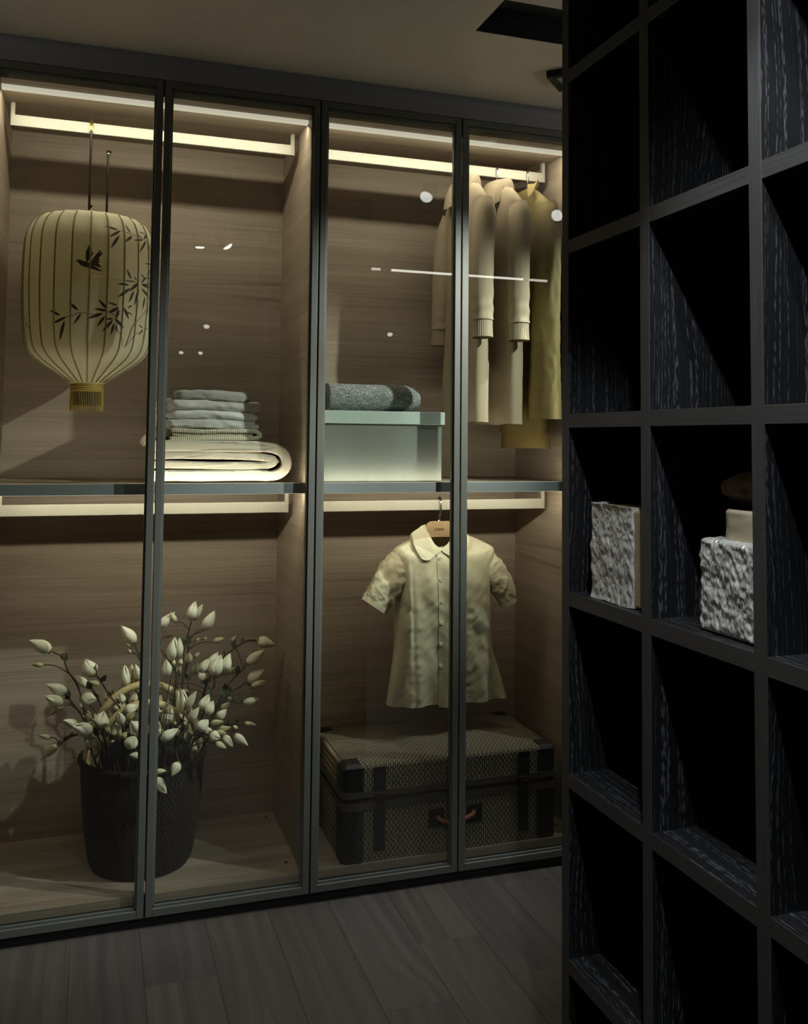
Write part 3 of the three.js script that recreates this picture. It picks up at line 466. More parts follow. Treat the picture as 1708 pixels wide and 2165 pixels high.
{ // ---- two knit dresses and a jacket on the upper rail
  const hy = 2.2525, ang = (d) => -(Math.PI / 2 - d);
  const turnOf = { a: ang(0.10), b: ang(0.16), c: ang(0.14) };
  const places = [['a', 0.556, -0.222], ['b', 0.668, -0.222], ['c', 0.783, -0.222]], HS = 0.92;
  const hangerLabels = ['wooden hanger inside the left knit dress, nearest the door frame', 'wooden hanger inside the right knit dress, next to the jacket', 'wooden hanger inside the mustard jacket on the upper rail'];
  const first = makeHanger(hangerLabels[0], [places[0][1], hy, places[0][2]], turnOf.a, -turnOf.a, 'hangers on the upper rail'); first.scale.set(HS, 1, 1);
  for (let i = 1; i < 3; i++) { const c = first.clone(); c.name = numbered('clothes_hanger'); c.userData = { ...first.userData, label: hangerLabels[i] }; c.position.set(places[i][1], hy, places[i][2]); c.rotation.y = turnOf[places[i][0]]; c.children[1].rotation.y = -turnOf[places[i][0]]; scene.add(c); }
  const knit = std({ name: 'beige knit', color: 0xa89880, roughness: 0.95, bumpMap: fuzzBump, bumpScale: 0.0004, side: THREE.DoubleSide });
  const rib = std({ name: 'beige ribbing', color: 0xa89880, roughness: 0.95, bumpMap: ribBump, bumpScale: 0.0012, side: THREE.DoubleSide });
  const d = thing('knit_dress', 'long beige knit dress with a roll neck, hung left, its middle behind the door frame', 'dress', [places[0][1], hy, places[0][2]], turnOf.a, 'beige knit dresses on the upper rail');
  const cx = 0.012, GS = 0.8;
  const rows = [[0.012, -0.062, 0.056, 0.03, 0.022], [-0.012, -0.085, 0.085, 0.034, 0.024], [-0.04, -0.125, 0.125, 0.036, 0.026], [-0.075, -0.165, 0.162, 0.038, 0.028], [-0.13, -0.165, 0.16, 0.042, 0.032], [-0.2, -0.148, 0.145, 0.044, 0.034], [-0.36, -0.138, 0.136, 0.044, 0.034], [-0.55, -0.142, 0.14, 0.046, 0.034], [-0.8, -0.15, 0.142, 0.046, 0.034]].map((r) => [r[0], r[1] * GS + cx, r[2] * GS + cx, r[3], r[4]]);
  const wr = (x, y, s) => 0.006 * N(x * 10, y * 3, 4) + smooth(-0.3, -0.6, y) * 0.008 * Math.sin(x * 42 + 2 * N(y * 2, x * 3)) + 0.002 * N(x * 30, y * 12, 6);
  part('body', bodyShape(rows, wr).geo, knit, d);
  const swr = (v, c, s) => 0.06 * N(v * 4, c * 1.5, s * 1.5) + 0.05 * smooth(0.55, 0.75, v) * Math.sin(v * 44 + c * 2) * 0.7;
  for (const k of [-1, 1]) {
    const s = part('sleeve', sleeveShape([[cx + k * 0.108, -0.09, 0.0, 0.046, 0.03], [cx + k * 0.13, -0.135, 0.006, 0.045, 0.036], [cx + k * 0.14, -0.25, 0.016, 0.038, 0.036], [cx + k * 0.145, -0.4, 0.02, 0.036, 0.035], [cx + k * 0.148, -0.478, 0.022, 0.036, 0.034]], swr), knit, d);
    part('cuff', sleeveShape([[cx + k * 0.148, -0.468, 0.022, 0.034, 0.033], [cx + k * 0.149, -0.50, 0.022, 0.034, 0.032], [cx + k * 0.15, -0.533, 0.022, 0.036, 0.033]], () => 0), rib, s);
  }
  // roll neck flopped forward
  part('roll_neck', sheet(96, 26, (u, v) => { // rises from the neck, then folds over and flops down at the front
    const a = u * Math.PI * 2, f = Math.max(0, Math.sin(a)), q = smooth(0.3, 1, v), k = 1 + 0.32 * q + 0.03 * N(u * 6, v * 3);
    const y = v < 0.35 ? lerp(-0.035, 0.022, v / 0.35) : 0.022 - Math.pow((v - 0.35) / 0.65, 1.3) * (0.052 + 0.035 * f) + 0.016 * Math.sin((v - 0.35) / 0.65 * Math.PI);
    return [cx * 0.5 + Math.cos(a) * 0.055 * k, y - 0.025 * f * q, Math.sin(a) * 0.032 * k + f * 0.036 * q];
  }, (u, v) => [u * 0.42, v * 0.13], true), rib, d);
  const e = d.clone(); e.name = numbered('knit_dress'); e.position.set(places[1][1], hy - 0.006, places[1][2] + 0.012); e.rotation.y = turnOf.b; e.userData = { ...d.userData, label: 'long beige knit dress with a roll neck, hung between the other dress and the jacket' }; scene.add(e);
  // jacket
  const j = thing('jacket', 'mustard olive shirt jacket hung rightmost on the upper rail', 'jacket', [places[2][1], hy, places[2][2]], turnOf.c);
  const olive = std({ name: 'mustard cotton', color: 0x857444, roughness: 0.75, side: THREE.DoubleSide }), lining = std({ name: 'tan lining', color: 0x8a7340, roughness: 0.8, side: THREE.DoubleSide });
  const jx = 0.0, JS = 0.82, jr = [[0.0, -0.06, 0.06, 0.026, 0.02], [-0.03, -0.11, 0.11, 0.034, 0.024], [-0.075, -0.168, 0.17, 0.04, 0.03], [-0.14, -0.17, 0.17, 0.046, 0.034], [-0.3, -0.155, 0.155, 0.05, 0.036], [-0.55, -0.158, 0.158, 0.05, 0.036], [-0.83, -0.168, 0.166, 0.05, 0.036]].map((r) => [r[0], r[1] * JS + jx, r[2] * JS + jx, r[3] * 0.85, r[4] * 0.9]);
  const jw = (x, y, s) => 0.006 * N(x * 12, y * 5, 14) + 0.003 * N(x * 30, y * 20, 16);
  const jb = bodyShape(jr, jw); part('body', jb.geo, olive, j);
  part('lining', bodyShape([[-0.6, -0.122 + jx, 0.122 + jx, 0.038, 0.028], [-0.84, -0.132 + jx, 0.13 + jx, 0.039, 0.029], [-0.885, -0.134 + jx, 0.132 + jx, 0.039, 0.029]], (x, y) => 0.004 * N(x * 16, y * 6, 3)).geo, lining, j, 'tan lining showing below the hem');
  const jsw = (v, c, s) => 0.05 * N(v * 6, c * 2, s * 2) + 0.07 * smooth(0.2, 0.35, v) * (N(v * 20, c * 2.2 + v * 5, s * 2)) ;
  for (const k of [-1, 1]) {
    const s = part('sleeve', sleeveShape([[jx + k * 0.112, -0.085, 0.0, 0.05, 0.034], [jx + k * 0.135, -0.14, 0.006, 0.054, 0.038], [jx + k * 0.144, -0.34, 0.016, 0.054, 0.04], [jx + k * 0.144, -0.55, 0.022, 0.06, 0.042], [jx + k * 0.142, -0.73, 0.024, 0.066, 0.044]], jsw), olive, j);
    part('cuff', sleeveShape([[jx + k * 0.142, -0.70, 0.024, 0.067, 0.046], [jx + k * 0.142, -0.745, 0.024, 0.069, 0.047], [jx + k * 0.142, -0.79, 0.024, 0.07, 0.048]], () => 0), olive, s);
  }
  part('collar', sheet(40, 8, (u, v) => { const a = (u - 0.5) * 4.3 - Math.PI / 2 , k = 1 + 0.35 * v, fr = smooth(0.25, 0, Math.min(u, 1 - u)); return [jx * 0.6 + Math.cos(a) * 0.062 * k + Math.sign(Math.cos(a)) * 0.022 * v * fr, 0.012 + 0.018 * Math.sin(v * 2.2) - 0.07 * v * fr, Math.sin(a) * 0.028 * k + 0.016 * fr + 0.02 * v]; }), olive, j);
  const jz = table(jr), zfront = (x, y) => { const [xl, xr] = jz(y); const q = clamp((x - (xl + xr) / 2) / ((xr - xl) / 2), -0.99, 0.99); return jb.at(Math.acos(Math.sign(q) * Math.pow(Math.abs(q), 1 / 0.75)), y)[2]; };
  part('placket', sheet(6, 50, (u, v) => { const y = lerp(-0.825, -0.12, v), x = jx + lerp(-0.018, 0.018, u); return [x, y, zfront(x, y) + 0.003]; }), olive, j);
  for (let i = 0; i < 5; i++) { const y = -0.18 - i * 0.135; part('button', new THREE.CylinderGeometry(0.009, 0.0095, 0.004, 18).rotateX(Math.PI / 2).translate(jx, y, zfront(jx, y) + 0.006), M.black, j); }
}

const branchData = [
  { stem: [[-.608,.555,-.212],[-.641,.677,-.208],[-.669,.726,-.191],[-.684,.762,-.198],[-.717,.780,-.212]], buds: [[-.715,.782,-.203,-.774,.815,-.198,.031],[-.734,.740,-.217,-.766,.746,-.204,.012]] },
  { stem: [[-.618,.584,-.172],[-.659,.649,-.163],[-.673,.666,-.159]], buds: [[-.670,.670,-.163,-.722,.699,-.155,.026],[-.679,.645,-.148,-.722,.673,-.128,.025],[-.677,.634,-.171,-.718,.613,-.160,.014]] },
  { stem: [[-.514,.595,-.174],[-.552,.647,-.186],[-.585,.699,-.195],[-.598,.712,-.166]], buds: [[-.601,.708,-.190,-.623,.753,-.190,.035],[-.584,.687,-.160,-.609,.701,-.152,.014],[-.594,.723,-.181,-.593,.745,-.167,.007]] },
  { stem: [[-.573,.601,-.234],[-.595,.654,-.214],[-.614,.669,-.224]], buds: [[-.614,.665,-.240,-.649,.701,-.230,.021]] },
  { stem: [[-.583,.603,-.157],[-.615,.634,-.179],[-.631,.649,-.166]], buds: [[-.631,.649,-.180,-.590,.647,-.167,.033]] },
  { stem: [[-.581,.553,-.113],[-.599,.569,-.128]], buds: [[-.600,.574,-.104,-.648,.597,-.093,.032],[-.639,.593,-.111,-.674,.614,-.095,.021],[-.584,.530,-.124,-.620,.560,-.110,.025]] },
  { stem: [[-.626,.558,-.139],[-.671,.540,-.162],[-.684,.534,-.140]], buds: [[-.709,.552,-.155,-.739,.564,-.150,.012],[-.688,.528,-.168,-.731,.497,-.156,.019]] },
  { stem: [[-.461,.690,-.286],[-.467,.730,-.269],[-.482,.771,-.287]], buds: [[-.482,.776,-.277,-.523,.828,-.274,.029],[-.497,.765,-.274,-.516,.788,-.277,.012],[-.493,.741,-.296,-.503,.756,-.283,.009]] },
  { stem: [[-.469,.610,-.252],[-.482,.650,-.258]], buds: [[-.505,.660,-.239,-.511,.717,-.242,.023],[-.493,.677,-.242,-.492,.720,-.246,.017],[-.470,.677,-.237,-.483,.724,-.227,.019],[-.483,.652,-.255,-.484,.683,-.235,.014]] },
  { stem: [[-.559,.543,-.101],[-.582,.584,-.101]], buds: [[-.582,.575,-.132,-.569,.620,-.130,.041],[-.607,.598,-.131,-.612,.625,-.134,.014]] },
  { stem: [[-.508,.558,-.129],[-.514,.616,-.109]], buds: [[-.513,.613,-.139,-.474,.626,-.139,.025],[-.507,.595,-.120,-.487,.621,-.104,.017],[-.519,.591,-.097,-.533,.628,-.084,.023]] },
  { stem: [[-.481,.527,-.109],[-.469,.563,-.099]], buds: [[-.469,.566,-.090,-.496,.596,-.097,.024],[-.469,.499,-.091,-.498,.506,-.089,.018]] },
  { stem: [[-.508,.510,-.087],[-.504,.526,-.085]], buds: [[-.504,.529,-.082,-.486,.557,-.075,.032],[-.520,.555,-.087,-.506,.569,-.090,.014],[-.486,.531,-.090,-.471,.544,-.095,.014]] },
  { stem: [[-.549,.521,-.141],[-.545,.544,-.139]], buds: [[-.544,.553,-.126,-.537,.571,-.123,.013],[-.559,.545,-.164,-.553,.570,-.157,.014],[-.529,.541,-.155,-.523,.565,-.142,.014],[-.547,.526,-.146,-.545,.543,-.143,.014],[-.630,.637,-.120,-.633,.651,-.117,.009]] },
  { stem: [[-.523,.597,-.285],[-.536,.622,-.285]], buds: [[-.559,.607,-.281,-.563,.632,-.287,.015],[-.540,.621,-.278,-.546,.646,-.259,.010],[-.512,.636,-.277,-.518,.663,-.264,.011]] },
  { stem: [[-.345,.657,-.227],[-.341,.754,-.230],[-.333,.790,-.233],[-.323,.839,-.231]], buds: [[-.325,.846,-.224,-.313,.898,-.225,.029],[-.315,.841,-.241,-.291,.885,-.240,.019],[-.365,.833,-.252,-.383,.867,-.244,.014],[-.304,.775,-.249,-.294,.785,-.240,.010]] },
  { stem: [[-.363,.682,-.258],[-.407,.753,-.272],[-.421,.794,-.262]], buds: [[-.416,.817,-.266,-.372,.864,-.253,.025],[-.395,.787,-.281,-.364,.792,-.285,.011]] },
  { stem: [[-.328,.721,-.280],[-.315,.784,-.283],[-.281,.800,-.275]], buds: [[-.277,.800,-.288,-.248,.853,-.291,.028],[-.254,.768,-.258,-.221,.778,-.260,.014],[-.277,.768,-.298,-.267,.775,-.298,.008]] },
  { stem: [[-.226,.605,-.245],[-.198,.647,-.248],[-.155,.690,-.239]], buds: [[-.156,.704,-.218,-.099,.742,-.223,.029],[-.197,.767,-.244,-.187,.788,-.233,.014]] },
  { stem: [[-.247,.676,-.288],[-.206,.721,-.285],[-.171,.739,-.311],[-.141,.755,-.299],[-.117,.757,-.289]], buds: [[-.108,.752,-.322,-.051,.735,-.314,.031],[-.211,.717,-.316,-.214,.735,-.302,.008]] },
  { stem: [[-.232,.608,-.187],[-.203,.631,-.199],[-.169,.640,-.215]], buds: [[-.148,.645,-.222,-.105,.684,-.218,.030],[-.147,.643,-.183,-.100,.657,-.185,.019]] },
  { stem: [[-.244,.589,-.165],[-.213,.606,-.173],[-.173,.600,-.177]], buds: [[-.174,.603,-.160,-.125,.612,-.160,.019],[-.221,.613,-.176,-.206,.621,-.162,.011],[-.238,.588,-.170,-.215,.610,-.156,.016]] },
  { stem: [[-.287,.589,-.160],[-.260,.657,-.170],[-.258,.686,-.162]], buds: [[-.266,.695,-.141,-.245,.754,-.133,.035],[-.236,.705,-.137,-.217,.755,-.146,.027],[-.275,.717,-.168,-.251,.758,-.154,.022],[-.301,.707,-.151,-.280,.744,-.143,.023]] },
  { stem: [[-.370,.641,-.195],[-.368,.697,-.189],[-.378,.731,-.194]], buds: [[-.383,.736,-.198,-.374,.800,-.190,.030],[-.362,.744,-.192,-.360,.799,-.191,.022],[-.391,.692,-.192,-.397,.740,-.182,.026]] },
  { stem: [[-.358,.552,-.111],[-.348,.597,-.121]], buds: [[-.349,.593,-.144,-.359,.663,-.137,.023],[-.348,.616,-.102,-.318,.666,-.092,.020]] },
  { stem: [[-.351,.541,-.106],[-.335,.577,-.113]], buds: [[-.335,.578,-.117,-.308,.617,-.105,.020],[-.399,.571,-.131,-.388,.624,-.114,.031],[-.407,.613,-.091,-.395,.644,-.071,.016],[-.379,.565,-.128,-.374,.579,-.134,.016]] },
  { stem: [[-.310,.547,-.128],[-.289,.595,-.143]], buds: [[-.299,.598,-.151,-.275,.638,-.149,.024],[-.281,.586,-.132,-.265,.624,-.136,.024],[-.252,.570,-.141,-.226,.597,-.130,.021]] },
  { stem: [[-.333,.534,-.093],[-.303,.550,-.115]], buds: [[-.311,.558,-.084,-.285,.587,-.080,.030],[-.295,.551,-.103,-.268,.550,-.095,.018],[-.273,.569,-.111,-.239,.575,-.093,.013],[-.250,.547,-.114,-.217,.553,-.107,.016]] },
  { stem: [[-.315,.530,-.100],[-.277,.543,-.087]], buds: [[-.280,.549,-.070,-.253,.540,-.052,.026],[-.239,.529,-.108,-.212,.501,-.099,.021],[-.266,.523,-.070,-.233,.506,-.073,.017],[-.260,.548,-.094,-.230,.542,-.082,.013]] },
  { stem: [[-.263,.544,-.113],[-.213,.556,-.121],[-.177,.557,-.116]], buds: [[-.175,.560,-.112,-.142,.551,-.110,.012],[-.205,.530,-.112,-.166,.496,-.104,.021],[-.209,.554,-.110,-.196,.548,-.104,.009]] },
  { stem: [[-.399,.508,-.105],[-.413,.536,-.102]], buds: [[-.414,.543,-.079,-.370,.569,-.082,.025],[-.425,.559,-.118,-.410,.541,-.126,.021]] },
  { stem: [[-.350,.500,-.099],[-.348,.524,-.095]], buds: [[-.346,.520,-.123,-.331,.546,-.124,.021],[-.357,.529,-.125,-.350,.547,-.116,.013],[-.312,.510,-.111,-.296,.540,-.095,.017],[-.354,.485,-.125,-.337,.513,-.107,.016]] },
  { stem: [[-.376,.516,-.051],[-.368,.488,-.041]], buds: [[-.368,.491,-.035,-.388,.463,-.017,.022]] },
  { stem: [[-.439,.514,-.050],[-.435,.467,-.047]], buds: [[-.431,.468,-.047,-.400,.466,-.050,.013],[-.431,.450,-.050,-.401,.414,-.031,.027]] },
  { stem: [[-.325,.648,-.258],[-.334,.678,-.284]], buds: [[-.357,.675,-.262,-.347,.705,-.261,.017],[-.329,.679,-.288,-.324,.709,-.293,.017],[-.325,.712,-.255,-.327,.745,-.235,.019],[-.310,.676,-.269,-.309,.701,-.266,.011],[-.299,.673,-.270,-.299,.711,-.254,.013],[-.307,.725,-.258,-.293,.737,-.265,.012]] },
  { stem: [[-.270,.630,-.279],[-.287,.657,-.259]], buds: [[-.293,.660,-.270,-.277,.668,-.260,.022],[-.207,.672,-.256,-.189,.688,-.246,.017],[-.184,.667,-.258,-.174,.680,-.251,.015],[-.360,.642,-.284,-.371,.662,-.287,.013],[-.341,.631,-.245,-.323,.625,-.254,.010]] },
  { stem: [[-.425,.484,-.094],[-.422,.500,-.089]], buds: [[-.427,.498,-.113,-.416,.498,-.121,.016],[-.425,.605,-.105,-.414,.612,-.104,.018],[-.427,.574,-.102,-.423,.588,-.098,.016],[-.369,.747,-.078,-.362,.764,-.083,.013],[-.386,.748,-.078,-.382,.762,-.085,.009]] },
];

// ---------------------------------------------------------------- wicker suitcase
{
  const t = thing('wicker_suitcase', 'dark woven wicker suitcase with leather trim lying on the right wardrobe floor', 'suitcase', [0.45, 0.151, -0.225]);
  const weave = std({ name: 'wicker', map: weaveMap, bumpMap: weaveBump, bumpScale: 0.003, roughness: 0.7 });
  const trim = std({ name: 'worn grey brown leather', color: 0x4d473c, roughness: 0.6 }), dark = std({ name: 'dark leather', color: 0x1f1c19, roughness: 0.6 });
  const w = 0.345, d = 0.192, rc = 0.02;
  const ring = (u, ins = 0) => { // rounded rectangle round the case
    const a = w - ins, b = d - ins, P = 4 * (a + b); let s = u * P; const clampC = (x, z) => { const qx = Math.max(Math.abs(x) - (a - rc), 0), qz = Math.max(Math.abs(z) - (b - rc), 0), l = Math.hypot(qx, qz); return l > rc ? [Math.sign(x) * (a - rc + qx / l * rc), Math.sign(z) * (b - rc + qz / l * rc)] : [x, z]; };
    if (s < 2 * a) return clampC(-a + s, b); s -= 2 * a; if (s < 2 * b) return clampC(a, b - s); s -= 2 * b; if (s < 2 * a) return clampC(a - s, -b); s -= 2 * a; return clampC(-a, -b + s);
  };
  const wall = (y0, y1, grow, lean = 0) => sheet(220, 8, (u, v) => { const [x, z] = ring(u, -grow + lean * v); return [x, lerp(y0, y1, v), z]; }, (u, v) => [u * 4 * (w + d), lerp(y0, y1, v)], true);
  const sag = (x, z) => 0.022 * (1 - (x / w) ** 2) * (1 - (z / d) ** 2) + 0.004 * N(x * 6, z * 8, 3) - 0.011 * Math.exp(-((x + 0.1) ** 2 + (z + 0.08) ** 2) * 40);
  part('body', merge([wall(0.0, 0.172, 0), sheet(20, 12, (u, v) => [(u - 0.5) * 2 * (w - 0.004), 0.001, (0.5 - v) * 2 * (d - 0.004)], (u, v) => [u, v])]), weave, t);
  const lid = part('lid', merge([wall(0.186, 0.268, 0.002), sheet(220, 6, (u, v) => { const q = v * Math.PI / 2, [x, z] = ring(u, 0.013 * (1 - Math.cos(q)) - 0.002); return [x, 0.268 + 0.013 * Math.sin(q) + (v === 1 ? 0 : 0), z]; }, (u, v) => [u * 4 * (w + d), 0.268 + v * 0.02], true), sheet(90, 50, (u, v) => { const x = (u - 0.5) * 2 * (w - 0.0115), z = (0.5 - v) * 2 * (d - 0.0115); const e = Math.min(1, Math.min(w - 0.0115 - Math.abs(x), d - 0.0115 - Math.abs(z)) / 0.02); return [x * (1 - 0.012 * (1 - e) * 0), 0.2805 + sag(x, z) * smooth(0, 1, e), z]; }, (u, v) => [u * 2 * w, v * 2 * d])]), weave, t);
  part('trim_band', merge([wall(0.150, 0.172, 0.0035), wall(0.186, 0.204, 0.0055), sheet(220, 2, (u, v) => { const [x, z] = ring(u, -0.0055 + 0.03 * v); return [x, 0.204 - v * 0.0, z]; }, null, true), wall(0.172, 0.186, -0.004)]), trim, t, 'grey brown leather band round the closing edge');
  const corner = (sx, sz, y0, y1, ry) => { // leather corner cap
    const g = sheet(14, 10, (u, v) => { const s = (u - 0.5) * 0.13, y = lerp(y0, y1, v); let x = w + 0.004, z = d + 0.004; if (s < 0) x -= -s; else z -= s; const qx = Math.max(x - (w - rc), 0), qz = Math.max(z - (d - rc), 0), l = Math.hypot(qx, qz); if (qx > 0 && qz > 0 && l > rc + 0.004) { x = w - rc + qx / l * (rc + 0.004); z = d - rc + qz / l * (rc + 0.004); } return [sx * x, y, sz * z]; }, (u, v) => [u, v]);
    return g;
  };
  for (const sx of [-1, 1]) for (const sz of [-1, 1]) {
    part('corner', corner(sx, sz, 0.0, 0.15), dark, t);
    part('corner', merge([corner(sx, sz, 0.204, 0.272), sheet(8, 8, (u, v) => { const a = u * 0.055, b = v * 0.055, dd = Math.hypot(a - 0.055, b - 0.055); return [sx * (w + 0.003 - a), 0.272 + 0.012 * Math.sin(Math.min(1, Math.min(a, b) / 0.012) * 1.57) + sag(w - a, d - b) * 0.5, sz * (d + 0.003 - b)]; })]), dark, lid, 'leather corner cap');
  }
  for (const x of [-0.235, 0.235]) {
    part('strap', merge([board(x - 0.019, x + 0.019, 0.204, 0.272, d + 0.0035, d + 0.0075, 'y', 0.001), new THREE.CylinderGeometry(0.019, 0.019, 0.004, 20, 1, false, -Math.PI / 2, Math.PI).rotateX(Math.PI / 2).rotateZ(0).translate(x, 0.272, d + 0.0055)]), dark, lid);
    part('strap', board(x - 0.017, x + 0.017, 0.03, 0.15, d + 0.001, d + 0.005, 'y', 0.001), dark, t);
    part('latch', merge([board(x - 0.016, x + 0.016, 0.158, 0.198, d + 0.0065, d + 0.0105, 'y', 0.0015), new THREE.TorusGeometry(0.009, 0.002, 6, 16).translate(x, 0.178, d + 0.0125)]), std({ name: 'aged brass', color: 0x4e4433, metalness: 0.7, roughness: 0.45 }), t);
  }
  part('handle', (() => { const g = tube([[-0.05, 0.105, d + 0.004], [-0.049, 0.101, d + 0.012], [-0.022, 0.092, d + 0.017], [0.02, 0.094, d + 0.017], [0.062, 0.105, d + 0.012], [0.066, 0.109, d + 0.004]], 0.0075, 40, 10); g.scale(1, 1, 1); return g; })(), std({ name: 'red brown leather', color: 0x7a4a30, roughness: 0.5 }), t, 'red brown leather handle');
  for (const x of [-0.055, 0.07]) part('handle_mount', merge([board(x - 0.025, x + 0.025, 0.075, 0.13, d + 0.001, d + 0.005, 'y', 0.0015), new THREE.TorusGeometry(0.011, 0.0022, 6, 16).translate(x, 0.1, d + 0.008)]), dark, t);
}

// ---------------------------------------------------------------- woven basket and magnolia branches
const BX = -0.452, BZ = -0.245;
{
  const t = thing('woven_basket', 'dark round woven basket with pale bentwood handles on the left wardrobe floor', 'basket', [BX, 0.151, BZ]);
  const wk = std({ name: 'dark wicker', map: weaveMap, color: 0x4a4238, bumpMap: weaveBump, bumpScale: 0.004, roughness: 0.75, side: THREE.DoubleSide });
  const pr = table([[0, 0.138], [0.02, 0.148], [0.12, 0.164], [0.24, 0.174], [0.305, 0.177]]);
  part('body', merge([sheet(120, 24, (u, v) => { const a = u * Math.PI * 2, y = v * 0.305, r = pr(y)[0]; return [Math.sin(a) * r, y, Math.cos(a) * r]; }, (u, v) => [u * 1.12, v * 0.304], true), new THREE.CircleGeometry(0.138, 48).rotateX(Math.PI / 2).translate(0, 0.001, 0)]), wk, t);
  part('lining', sheet(80, 6, (u, v) => { const a = -u * Math.PI * 2, y = 0.04 + v * 0.262, r = pr(y)[0] - 0.008; return [Math.sin(a) * r, y, Math.cos(a) * r]; }, null, true), M.black, t);
  part('soil', sheet(40, 8, (u, v) => { const a = u * Math.PI * 2, r = 0.162 * v; return [Math.sin(a) * r, 0.2 + 0.012 * N(Math.sin(a) * r * 30, Math.cos(a) * r * 30), Math.cos(a) * r]; }, null, true), std({ name: 'dark filling', color: 0x1c1813, roughness: 1 }), t);
  const twist = []; for (const ph of [0, 1, 2]) { const pts = []; for (let i = 0; i <= 120; i++) { const a = i / 120 * Math.PI * 2, b = a * 14 + ph * 2.094; pts.push([Math.sin(a) * (0.176 + 0.005 * Math.cos(b)), 0.305 + 0.005 * Math.sin(b), Math.cos(a) * (0.176 + 0.005 * Math.cos(b))]); } twist.push(tube(pts, 0.0056, 240, 6)); }
  part('rim', merge(twist), wk, t);
  const bent = std({ name: 'pale bentwood', color: 0xbfab7c, roughness: 0.55 });
  for (const [z, top, k] of [[0.02, 0.512, 0.96], [0.075, 0.472, 0.84]]) part('handle', sheet(8, 60, (u, v) => { const a = Math.PI * (1 - v), q = u * Math.PI * 2, n = 0.011 * Math.sin(q), b = 0.013 * Math.cos(q); const h = top - 0.29, R = 0.166 * k; return [Math.cos(a) * (R + n), 0.29 + Math.pow(Math.sin(a), 0.9) * (h + n), z + b]; }, null, true), bent, t, 'pale bentwood hoop handle');
}
const budMats = [0xeae4ca, 0xdfd8b8, 0xc8c198, 0xb5ae80].map((c, i) => phys({ name: 'magnolia petal', color: c, roughness: 0.6, transmission: i < 2 ? 0.12 : 0, thickness: 0, side: THREE.DoubleSide }));
const stemMat = std({ name: 'brown twig', color: 0x3d3022, roughness: 0.8 }), leafMat = std({ name: 'dark leaf', color: 0x3c4228, roughness: 0.6, side: THREE.DoubleSide }), calyxMat = std({ name: 'olive calyx', color: 0x7d7a4c, roughness: 0.8 });
// one petal of a bud of unit length, leaning out by `open`
function petal(turn, open, wide, len, curl) {
  return sheet(10, 14, (u, v) => {
    const a = (u - 0.5) * wide * 2.1, prof = Math.pow(Math.sin(Math.PI * Math.pow(v, 0.78)), 0.75) * (1 - 0.25 * v) * 0.5, r = prof * (1 + open * v * 0.8) + open * v * v * 0.3;
    const th = turn + a * (1 - 0.35 * v * v) + curl * v, y = len * (v - 0.06 * Math.pow(Math.abs(u - 0.5) * 2, 2) * v * 2) + 0.012 * N(u * 4 + turn, v * 5);
    const e = r * (1 - 0.1 * Math.pow(Math.abs(u - 0.5) * 2, 2)); return [Math.sin(th) * e, y, Math.cos(th) * e];
  });
}
const budGeos = [
  merge([petal(0, 0, 1.25, 1, 0.3), petal(2.1, 0, 1.25, 0.97, 0.3), petal(4.2, 0, 1.25, 0.98, 0.3), petal(1.0, 0.03, 0.8, 0.84, 0.2)]),
  merge([petal(0.4, 0, 1.3, 1, 0.5), petal(2.5, 0.02, 1.2, 0.93, 0.4), petal(4.5, 0.02, 1.25, 1.0, 0.4), petal(5.6, 0.16, 0.75, 0.8, 0.1)]),
  merge([petal(0.2, 0.03, 1.1, 1, 0.1), petal(2.2, 0.1, 1.1, 0.95, 0.2), petal(4.0, 0.05, 1.2, 1, 0.1), petal(1.5, 0.34, 0.7, 0.88, 0), petal(4.9, 0.28, 0.7, 0.82, 0)]),
  merge([petal(0, 0, 1.3, 1, 0.8), petal(2.1, 0, 1.3, 0.96, 0.8), petal(4.2, 0, 1.3, 0.98, 0.8)]),
];
const openBud = merge([petal(0.3, 0.55, 0.62, 1, 0), petal(2.0, 0.62, 0.6, 0.97, 0.1), petal(3.6, 0.4, 0.62, 1, 0), petal(5.0, 0.7, 0.58, 0.95, 0), petal(1.2, 0.1, 0.8, 0.72, 0.2), petal(4.2, 0.1, 0.8, 0.7, 0.2)]);
const calyxGeo = new THREE.LatheGeometry([[0.05, -0.10], [0.15, -0.06], [0.24, 0.02], [0.27, 0.09], [0.22, 0.13]].map((p) => new THREE.Vector2(...p)), 10);
const leafGeo = sheet(6, 10, (u, v) => { const s = (u - 0.5) * Math.sin(Math.PI * Math.pow(v, 0.8)) * 0.42; return [s, v, 0.12 * Math.sin(v * 2.5) + Math.abs(s) * 0.35]; });
const UP = new THREE.Vector3(0, 1, 0);
